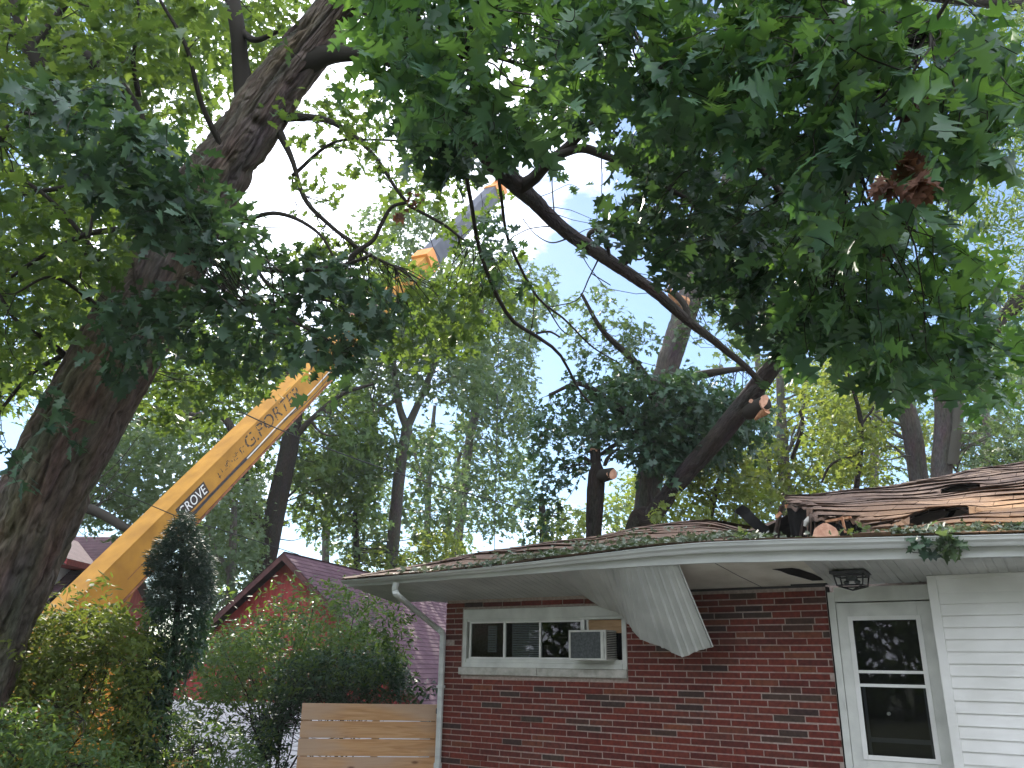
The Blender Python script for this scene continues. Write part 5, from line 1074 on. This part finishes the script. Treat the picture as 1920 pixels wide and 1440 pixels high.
# ------------------------------------------------------------------ wooden fence
fl_, fr_ = un(567, 1317, 10.6), un(832, 1322, 10.75)
fd = norm((fr_-fl_)*np.array([1, 1, 0])); fn = np.array([-fd[1], fd[0], 0]); FW = float(np.linalg.norm((fr_-fl_)[:2])); FT = float((fl_[2]+fr_[2])/2)
fence = empty('wooden_fence', (fl_[0], fl_[1], 0), math.atan2(fd[1], fd[0])); tag(fence, 'new pine fence of wide horizontal boards beside the brick wall', 'fence')
rg = np.random.RandomState(4); PH = 0.212; z = FT; k = 0
while z > -0.2:
    m = MB(); dz = 0.004*rg.randn(); m.box(0.004*rg.randn(), FW*0.999, -0.012, 0.012, z-PH+0.010, z-0.001, rg.rand())
    m.build('board', M['fence'], fence, bevel=0.003); z -= PH; k += 1
m = MB(); m.box(0.02, 0.11, 0.013, 0.10, -0.3, FT-0.03, .3); m.build('post', M['fence'], fence)
m = MB(); m.box(FW-0.16, FW-0.07, 0.013, 0.10, -0.3, FT-0.03, .6); m.build('post', M['fence'], fence)
m = MB(); m.box(FW*0.5, FW*0.5+0.09, 0.013, 0.06, -0.3, FT-0.03, .6); m.build('post', M['fence'], fence)
m = MB(); m.box(FW-0.10, FW-0.03, -0.03, -0.013, FT-0.115, FT-0.045); m.build('latch', M['black'], fence, bevel=0.008)

# ------------------------------------------------------------------ neighbours
def gable(name, label, ridge_a, ridge_b, half, eave_z, gz_, wallmat, lowmat, low_z, roofmat, over=0.35, cat='house'):
    """ridge_a (near end) -> ridge_b, half width, walls down to gz_"""
    ra, rb = np.array(ridge_a), np.array(ridge_b); d = norm((rb-ra)*np.array([1, 1, 0])); s = np.array([d[1], -d[0], 0]); L_ = float(np.linalg.norm((rb-ra)[:2])); zr = ra[2]
    org = np.array([ra[0], ra[1], gz_]); h = empty(name, org, math.atan2(d[1], d[0])); tag(h, label, cat)
    # local: x along ridge, y = left, z up
    H_ = zr-gz_; E_ = eave_z-gz_
    sl = (H_-E_)/half
    m = MB()
    lw = low_z-gz_
    def prism(x0, x1, y0, z0, z1):  # wall band
        pass
    w = half-over; ew = E_+sl*over-0.12; top = H_-0.12
    m.add([(0, -w, lw), (0, w, lw), (0, w, ew), (0, 0, top), (0, -w, ew), (L_, -w, lw), (L_, w, lw), (L_, w, ew), (L_, 0, top), (L_, -w, ew)], [(0, 4, 3, 2, 1), (5, 6, 7, 8, 9), (0, 5, 9, 4), (1, 2, 7, 6)])
    wl_ = m.build('wall', wallmat, h)
    m = MB(); m.box(0.01, L_-0.01, -w+0.01, w-0.01, -0.3, lw); m.build('wall', lowmat, h)
    m = MB()                                        # battens on the gable
    for y in np.arange(-w+0.2, w-0.1, 0.4):
        zt = top-(top-ew)*abs(y)/w-0.02; m.box(-0.012, -0.002, y-0.012, y+0.012, lw, zt)
    m.build('batten', wallmat, wl_)
    for sg in (-1, 1):
        m = MB(); n = int(half/math.cos(math.atan(sl))/0.16); x0, x1 = -over, L_+over; rg_ = np.random.RandomState(int(half*10)+sg)
        for k in range(n):
            a, b = k/n, (k+1)/n+0.01
            ya, yb = half*(1-a), half*(1-b); za, zb = E_+(H_-E_)*a, E_+(H_-E_)*b
            xx = x0-(0.16 if k % 2 else 0)
            while xx < x1:
                p, q = max(xx, x0), min(xx+0.33, x1); xx += 0.33
                if q-p < 0.01: continue
                l_ = 0.016+0.006*rg_.rand()
                vs = [(p, sg*ya, za+l_), (q, sg*ya, za+l_), (q, sg*yb, zb), (p, sg*yb, zb), (p, sg*ya, za-0.01), (q, sg*ya, za-0.01)]
                f = [(0, 1, 2, 3), (4, 5, 1, 0)]
                m.add(vs, f if sg < 0 else [t[::-1] for t in f], rg_.rand())
        m.add([(x0, sg*half, E_-0.02), (x1, sg*half, E_-0.02), (x1, 0, H_-0.02), (x0, 0, H_-0.02)], [(0, 1, 2, 3)], 0.3)
        m.build('roof', roofmat, h)
    m = MB()
    for sg in (-1, 1):
        m.box(-over, L_+over, sg*half-0.015, sg*half+0.015, E_-0.16, E_-0.015)
    m.build('fascia', M['gutter'], h)
    m = MB()
    for sg in (-1, 1):
        for x in (-over,):
            m.add([(x, sg*half, E_-0.17), (x, 0, H_-0.17), (x, 0, H_-0.01), (x, sg*half, E_-0.01), (x+0.03, sg*half, E_-0.17), (x+0.03, 0, H_-0.17), (x+0.03, 0, H_-0.01), (x+0.03, sg*half, E_-0.01)], [(0, 1, 2, 3), (4, 7, 6, 5), (0, 4, 5, 1), (3, 2, 6, 7)])
    m.build('bargeboard', M['maroon'], h)
    return h, d, s
ra = un(545, 1040, 19.5); az = math.radians(17); rb = ra+np.array([math.sin(az), math.cos(az), 0])*9.0
gable('red_house', 'red board house with a steep maroon shingle roof behind the wooden fence', ra, rb, 3.9, 0.75, -1.7, M['redwall'], M['palewall'], 0.85, M['shingle_red'])
# house far left with dormer
e0 = un(85, 1132, 25.5); r0 = un(232, 1008, 30.0)
lh = empty('maroon_house', (e0[0], e0[1], -1.7)); tag(lh, 'house with a maroon shingle roof and small dormer half hidden by the big oak', 'house')
dv = (r0-e0); run = float(dv[1]); rise = float(dv[2]); base = np.array([e0[0], e0[1], -1.7]); xR = float(dv[0])
m = MB(); n = 38; rg_ = np.random.RandomState(2)
for k in range(n):
    a, b = k/n, (k+1)/n+0.01; xa, xb = xR*a, xR*b
    xx = -9.0-(0.16 if k % 2 else 0)
    while xx < xa:
        p, q = xx, min(xx+0.33, xa); xx += 0.33
        if q-p < 0.01: continue
        za, zb = e0[2]+1.7+rise*a, e0[2]+1.7+rise*b; dx = xb-xa if q >= xa-1e-6 else 0
        m.add([(p, run*a, za+0.022), (q, run*a, za+0.022), (q+dx, run*b, zb), (p, run*b, zb), (p, run*a, za-0.01), (q, run*a, za-0.01)], [(0, 1, 2, 3), (4, 5, 1, 0)], rg_.rand())
m.add([(-9, 2*run, e0[2]+1.7), (0+2*xR, 2*run, e0[2]+1.7), (xR, run, e0[2]+1.7+rise), (-9, run, e0[2]+1.7+rise)], [(0, 1, 2, 3)], 0.4)
m.build('roof', M['shingle_red'], lh)
m = MB(); E1 = float(e0[2]+1.7)
m.add([(-0.3, 0.35, -0.4), (2*xR-0.3, 2*run-0.35, -0.4), (2*xR-0.3, 2*run-0.35, E1), (xR-0.3, run, E1+rise-0.2), (-0.3, 0.35, E1), (-9, 0.35, -0.4), (-9, 0.35, E1)], [(0, 1, 2, 3, 4), (5, 0, 4, 6)])
m.build('wall', M['redwall'], lh)
m = MB(); m.add([(-0.02, -0.02, E1-0.15), (xR+0.0, run, E1+rise-0.15), (xR, run, E1+rise+0.02), (-0.02, -0.02, E1+0.02), (0.03, -0.02, E1-0.15), (xR+0.05, run, E1+rise-0.15), (xR+0.05, run, E1+rise+0.02), (0.03, -0.02, E1+0.02)], [(0, 3, 2, 1), (4, 5, 6, 7), (0, 1, 5, 4), (3, 7, 6, 2)]); m.build('bargeboard', M['dark'], lh)
dcn = un(75, 1075, 26.2)-base; da, db = un(58, 1062, 26.1)-base, un(140, 1036, 27.2)-base
m = MB(); m.box(dcn[0]-1.4, dcn[0]+0.25, dcn[1], dcn[1]+2.2, dcn[2]-0.8, dcn[2]+0.55); dm = m.build('dormer', M['palewall'], lh)
m = MB(); zt = dcn[2]+0.50; xm = dcn[0]-0.6
m.add([(xm, dcn[1]-0.3, zt+0.95), (dcn[0]+0.95, dcn[1]-0.3, zt-0.05), (dcn[0]+0.95, dcn[1]+2.4, zt-0.05), (xm, dcn[1]+3.4, zt+0.95), (xm-1.5, dcn[1]-0.3, zt-0.05), (xm-1.5, dcn[1]+2.4, zt-0.05)], [(0, 1, 2, 3), (0, 3, 5, 4)], 0.5)
m.build('roof', M['shingle_red'], dm)
m = MB(); m.add([(xm, dcn[1]-0.31, zt+0.93), (xm, dcn[1]-0.31, zt+0.75), (dcn[0]+0.95, dcn[1]-0.31, zt-0.24), (dcn[0]+0.95, dcn[1]-0.31, zt-0.06), (dcn[0]+0.95, dcn[1]+2.4, zt-0.24), (dcn[0]+0.95, dcn[1]+2.4, zt-0.06), (dcn[0]+0.2, dcn[1]-0.3, zt-0.24), (dcn[0]+0.2, dcn[1]+2.4, zt-0.24)], [(0, 3, 2, 1), (2, 3, 5, 4), (2, 4, 7, 6)]); m.build('soffit', M['redwall'], dm)

# ------------------------------------------------------------------ crane
C1, C2 = un(335, 960, 19.0), un(590, 702, 24.5); ax = norm(C2-C1)
def bpt(s): return C1+ax*s
def s_at(px):                                  # distance along the boom where it crosses pixel column px
    lo, hi = -12, 60
    for _ in range(60):
        mid = (lo+hi)/2; v = bpt(mid)-CAM; x = 960+F*(v @ CR)/(v @ CW)
        if x < px: lo = mid
        else: hi = mid
    return lo
side = norm(np.cross(ax, [0, 0, 1])); upv = np.cross(side, ax)
if side @ (CAM-C1) < 0: side = -side           # side faces the camera
cbase = bpt(s_at(5)); cbase = np.array([cbase[0], cbase[1], float(gz(cbase[0], cbase[1]))])
crane = empty('mobile_crane', cbase); tag(crane, 'yellow mobile crane with its long boom raised over the yard', 'crane')
def bbox(m, s0, s1, h0, h1, w0, w1, rnd=None):
    m.box(s0, s1, w0, w1, h0, h1, rnd, M=lambda v: bpt(v[0])+side*v[1]+upv*v[2])
sa, sb, sc_, sd_2 = s_at(-60), s_at(684), s_at(800), s_at(925)
m = MB(); bbox(m, sa, sb, -0.36, 0.40, -0.30, 0.30); boom = m.build('boom', M['yellow'], crane, cbase, bevel=0.02)
m = MB()
bbox(m, sa, sb, -0.40, -0.362, -0.34, 0.335); bbox(m, sb-0.25, sb, 0.402, 0.46, -0.34, 0.34)
for s in np.arange(sa+1, sb, 1.45): bbox(m, s, s+0.05, -0.42, -0.401, -0.30, 0.30)
m.build('lower_flange', M['rust'], boom, cbase)
m = MB(); bbox(m, sa, sb-0.1, 0.402, 0.425, -0.32, 0.32); m.build('top_plate', M['yellow'], boom, cbase)
m = MB(); s_l, s_m = s_at(300), s_at(440)
m.tube([bpt(s)+side*0.322+upv*(-0.125+0.012*math.sin(s*2.0)) for s in np.linspace(s_m, sb-0.3, 30)], 0.018, 6); m.build('side_pipe', M['chrome'], boom, cbase)
m = MB(); bbox(m, s_l, s_m+0.6, -0.16, -0.10, 0.301, 0.312); m.tube([bpt(s)+side*0.325+upv*(-0.16+0.02*math.sin(s*1.3)) for s in np.linspace(s_l, sb-1, 40)], 0.010, 5)
m.tube([bpt(s)+side*0.33+upv*(-0.13-0.03*(s-s_at(510))-0.10*math.sin((s-s_at(510))*1.1)) for s in np.linspace(s_at(510), s_at(640), 16)], 0.012, 5); m.build('hose', M['black'], boom, cbase)
m = MB(); bbox(m, s_l-1.5, s_m, -0.10, -0.085, 0.301, 0.306); m.build('dirt_streak', M['rust'], boom, cbase)
# telescoping sections
m = MB(); bbox(m, sb-0.02, sc_, -0.32, 0.32, -0.26, 0.26); sec2 = m.build('boom_section', M['yellow'], crane, cbase, bevel=0.015)
m = MB(); bbox(m, sc_-0.45, sc_+0.25, -0.43, 0.43, -0.36, 0.36); m.build('collar', M['orange'], sec2, cbase, bevel=0.02)
m = MB(); bbox(m, sc_+0.24, sd_2, -0.38, 0.38, -0.28, 0.28); sec3 = m.build('boom_section', M['steel'], crane, cbase, bevel=0.03); sec3['label'] = 'grey outer boom section'
m = MB(); bbox(m, sd_2, sd_2+1.3, -0.40, 0.34, -0.24, -0.10); bbox(m, sd_2, sd_2+1.3, -0.40, 0.34, 0.10, 0.24); m.tube([bpt(sd_2+0.9)+side*-0.3, bpt(sd_2+0.9)+side*0.3], 0.28, 16); m.tube([bpt(sd_2+0.3)-upv*0.3+side*-0.3, bpt(sd_2+0.3)-upv*0.3+side*0.3], 0.2, 16); bbox(m, sd_2-0.2, sd_2+0.15, -0.42, 0.42, -0.32, 0.32)
head = m.build('boom_head', M['orange'], crane, cbase)
tip = bpt(sd_2+1.2)-upv*0.25
m = MB(); m.tube([tip, np.array([tip[0], tip[1], 5.2])], 0.016, 5); cable = m.build('hoist_cable', M['wire'], crane, cbase)
m = MB(); hk = np.array([tip[0], tip[1], 5.0]); m.tube([hk+np.array([0, 0, .25]), hk+np.array([0, 0, .15]), hk+np.array([0, 0, -.1])], [0.05, .11, .09], 12)
th = np.linspace(-1.2, 3.4, 14); m.tube([hk+np.array([0.11*math.cos(t), 0, -0.22-0.11*math.sin(t)]) for t in th], 0.03, 7); m.build('hook_block', M['yellow'], crane, cbase)
# lettering on the boom side
def text_mesh(txt, size, s, h, mat, name, parent, off=0.3035, shear=0.0, sx=1.0):
    cu = bpy.data.curves.new('lettering', 'FONT'); cu.body = txt; cu.size = size; cu.extrude = 0.0015; cu.align_x = 'LEFT'; cu.shear = shear; cu.resolution_u = 3
    to = bpy.data.objects.new('lettering', cu); COL.objects.link(to); bpy.context.view_layer.update()
    me = bpy.data.meshes.new_from_object(to.evaluated_get(bpy.context.evaluated_depsgraph_get())); bpy.data.objects.remove(to)
    v = np.empty(len(me.vertices)*3); me.vertices.foreach_get('co', v); v = v.reshape(-1, 3)
    W = bpt(0)[None]+ax[None]*(s+v[:, 0:1]*sx)+upv[None]*(h+v[:, 1:2])+side[None]*(off+v[:, 2:3])-cbase[None]
    me.vertices.foreach_set('co', W.astype(np.float32).ravel()); me.materials.clear(); me.materials.append(mat); me.update()
    o = bpy.data.objects.new(name, me); COL.objects.link(o); o.parent = parent; return o
sg0, sg1 = s_at(320), s_at(373)
m = MB(); bbox(m, sg0, sg1, -0.045, 0.275, 0.3008, 0.3035); plate = m.build('name_plate', M['letter_black'], boom, cbase)
text_mesh('GROVE', 0.34, sg0+0.05, 0.0, M['letter_white'], 'lettering', boom, 0.3055, sx=(sg1-sg0-0.10)/1.11)
sp0, sp1 = s_at(447), s_at(556)
text_mesh('G.PORTER', 0.52, sp0, -0.01, M['letter_faint'], 'lettering', boom, 0.303, sx=(sp1-sp0)/2.55)
text_mesh('&', 0.34, s_at(565), 0.06, M['letter_faint'], 'lettering', boom, 0.303)
m = MB(); rg = np.random.RandomState(6); sx0_ = s_at(392)
for k in range(26):
    a = sx0_+rg.rand()*1.2; hh = 0.02+0.18*rg.rand(); l = 0.03+0.10*rg.rand()
    if k % 3: bbox(m, a, a+l, hh, hh+0.018, 0.3008, 0.3025)
    else: bbox(m, a, a+0.022, hh-0.05, hh+l*0.9, 0.3026, 0.3042)
m.build('worn_lettering', M['letter_faint'], boom, cbase)
# lift cylinder, superstructure, carrier
m = MB(); p0 = bpt(s_at(60))-upv*1.5; p1 = bpt(s_at(232))-upv*0.42; m.tube([p0, p0*0.45+p1*0.55], 0.17, 14); m.tube([p0*0.46+p1*0.54, p1], 0.10, 14); m.build('lift_cylinder', M['yellow'], crane, cbase)
m = MB(); bb0 = np.array([cbase[0], cbase[1], cbase[2]])
def wb(m, px0, px1, y0, y1, z0, z1):
    m.box(px0, px1, y0, y1, z0, z1, M=lambda v: bb0+np.array(v))
m = MB(); wb(m, -1.6, 0.9, -0.9, 1.1, 1.5, 2.7); ss = m.build('superstructure', M['yellow'], crane, cbase, bevel=0.06)
q = un(200, 1330, 14.4)-bb0
m = MB(); wb(m, q[0]-0.75, q[0]+0.55, q[1], q[1]+1.4, 0.9, q[2]+0.75); eh = m.build('engine_cover', M['yellow'], crane, cbase, bevel=0.05)
m = MB()
for k in range(9): wb(m, q[0]-0.35, q[0]+0.30, q[1]-0.03, q[1]-0.004, q[2]-0.35+k*0.11, q[2]-0.29+k*0.11)
m.build('louver', M['orange'], eh, cbase)
m = MB(); wb(m, -3.5, 3.6, -1.1, 1.5, 0.75, 1.25); wb(m, -3.4, 3.4, -1.0, 1.4, 1.25, 1.45); m.build('carrier', M['yellow'], crane, cbase, bevel=0.04)
for x in (-2.6, -1.2, 1.4, 2.8):
    for y in (-1.0, 1.3):
        c = bb0+np.array([x, y, 0.55]); m = MB(); m.tube([c+np.array([0, -0.2, 0]), c+np.array([0, -0.17, 0]), c+np.array([0, 0.17, 0]), c+np.array([0, 0.2, 0])], [0.46, 0.55, 0.55, 0.46], 24); w_ = m.build('wheel', M['tyre'], crane, cbase)
        m = MB(); m.tube([c+np.array([0, -0.22, 0]), c+np.array([0, 0.22, 0])], 0.26, 16); m.build('rim', M['steel'], w_, cbase)
c = bb0+np.array([-0.4, -1.0, 2.2]); m = MB(); m.tube([c+np.array([-.3, 0, 0]), c+np.array([.5, 0, 0])], [0.28, 0.28], 20); m.build('winch_drum', M['orange'], crane, cbase)

# ------------------------------------------------------------------ overhead wires
def wire(label, pts, r, name='overhead_wire'):
    P = np.array([un(*p) for p in pts]); S = smoothpath(P, 40); m = MB(); m.tube(S-P[0], r, 5); o = m.build(name, M['wire']); o.location = P[0]
    tag(o, label, 'wire')
wire('black overhead wire crossing in front of the crane boom', [(120, 560, 12.5), (300, 692, 13.5), (430, 762, 14.2), (560, 820, 15), (760, 892, 16.3), (960, 948, 17.5), (1060, 975, 18.5)], 0.012)
wire('thin black wire passing low beside the narrow spruce', [(80, 860, 12), (155, 895, 12.4), (260, 938, 13), (350, 975, 13.6), (420, 995, 14.2), (560, 1040, 15.4)], 0.008)

# ------------------------------------------------------------------ litter and twigs on the roof, log in the break
rg = np.random.RandomState(77)
n = 8000; X_ = rg.rand(n)*7.6-0.2; dens = np.clip((X_-0.2)/1.6, 0.05, 1); Y_ = -1.02+np.abs(rg.randn(n))*np.where(X_ < 4.4, 1.05, 0.40)*dens; keep = (rg.rand(n) < dens*np.clip(0.35+1.1*np.sin(X_*3.1+Y_*2)*np.sin(X_*1.3-Y_*4+1)+0.25, 0.1, 1)) & (Y_ < X_-0.1) & (Y_ < 1.6)
keep &= ~np.array([any(inpoly(a, b, h) for h in holes) for a, b in zip(X_, Y_)]) & ~((X_ > 5.4) & (Y_ > -0.75) & (rg.rand(n) < 0.8))
keep &= ~((X_ > 4.1) & (X_ < 5.7) & (rg.rand(n) < 0.75))
X_, Y_ = X_[keep], Y_[keep]; Z_ = rz(X_, Y_)+0.02+0.045*rg.rand(len(X_))**2
pos = np.array([hglob((a, b, c)) for a, b, c in zip(X_, Y_, Z_)]); k = len(pos)
lt = leaves_mesh('leaf_litter', None, None, pos, rg.randn(k, 3)*np.array([1, 1, .3]), norm(np.array([0, 0, 1.0])+0.55*rg.randn(k, 3)), 0.045+0.065*rg.rand(k)**1.5, 'oakmid', M['leaf_litter'], rg.rand(k))
tag(lt, 'wilting oak leaves strewn along the lower edge of the brown roof', 'leaf litter', None, 'stuff')
def sprig(label, px, py, z, n, size, spread, mat, seed):
    c = un(px, py, z); t = Tree('oak_sprig', c, label, 'leafy sprig', None, seed); r = t.rng
    e = c+np.array([0.05, -0.03, -0.10]); t.twig(c+np.array([-0.05, 0.2, 0.06]), e, 0.006, 0.003); tt = r.rand(n, 1)
    pos = c+(e-c)*tt+r.randn(n, 3)*spread; leaves_mesh('leaves', t.root, t.base, pos, norm(r.randn(n, 3)*np.array([1, .8, .6])+np.array([0, -0.2, -0.7])), norm(np.array([-.2, -0.6, 0.6])+0.6*r.randn(n, 3)), size*(0.7+0.5*r.rand(n)), 'oakmid', mat, r.rand(n)); t.finish(M['bark_dark'], 'twig')
sprig('large leafy oak sprig drooping over the gutter above the door', 1770, 1000, 7.0, 24, 0.15, 0.05, M['leaf_grey'], 1)
sprig('small dark sprig hanging over the gutter just left of the largest sprig', 1716, 1014, 7.12, 12, 0.13, 0.035, M['leaf_dark'], 2)
sprig('yellow green sprig lying behind the gutter left of the roof hole', 1395, 1001, 8.3, 20, 0.14, 0.06, M['leaf_light'], 3)
sprig('tiny sprig on the roof at the right lip of the big hole', 1597, 985, 8.3, 12, 0.10, 0.05, M['leaf_light'], 4)
lc_ = un(1549, 1006, 8.85); log = empty('log', lc_); tag(log, 'pale sawn log end lying in the hole of the broken roof', 'log')
m = MB(); dirl = norm(np.array([0.35, 1.0, -0.12])); m.tube([dirl*t for t in np.linspace(0.02, 1.1, 6)], 0.142, 22); m.build('bark', M['bark_dark'], log, smooth=True)
class _T: pass
_t = _T(); _t.root = log; _t.base = lc_*0
disc(_t, 'cut_face', np.array([0, 0, 0.0]), -dirl, 0.142, M['cutwood'], log)

# ------------------------------------------------------------------ volume added to imitate veiling lens flare
hz = MB(); hz.box(-60, 60, -45, 75, -3.0, 45)
mh = bpy.data.materials.new('flare_veil'); mh.use_nodes = True; nt = mh.node_tree; nt.nodes.clear()
ho = nt.nodes.new('ShaderNodeOutputMaterial'); pv = nt.nodes.new('ShaderNodeVolumePrincipled'); pv.inputs['Color'].default_value = (0.85, 0.9, 0.95, 1); pv.inputs['Density'].default_value = 0.0005; pv.inputs['Anisotropy'].default_value = 0.3
nt.links.new(pv.outputs[0], ho.inputs['Volume']); hb = hz.build('flare_veil', mh); hb['kind'] = 'stuff'; hb['label'] = 'thin pale volume added to imitate lens flare over the far trees'; hb['category'] = 'flare_veil'
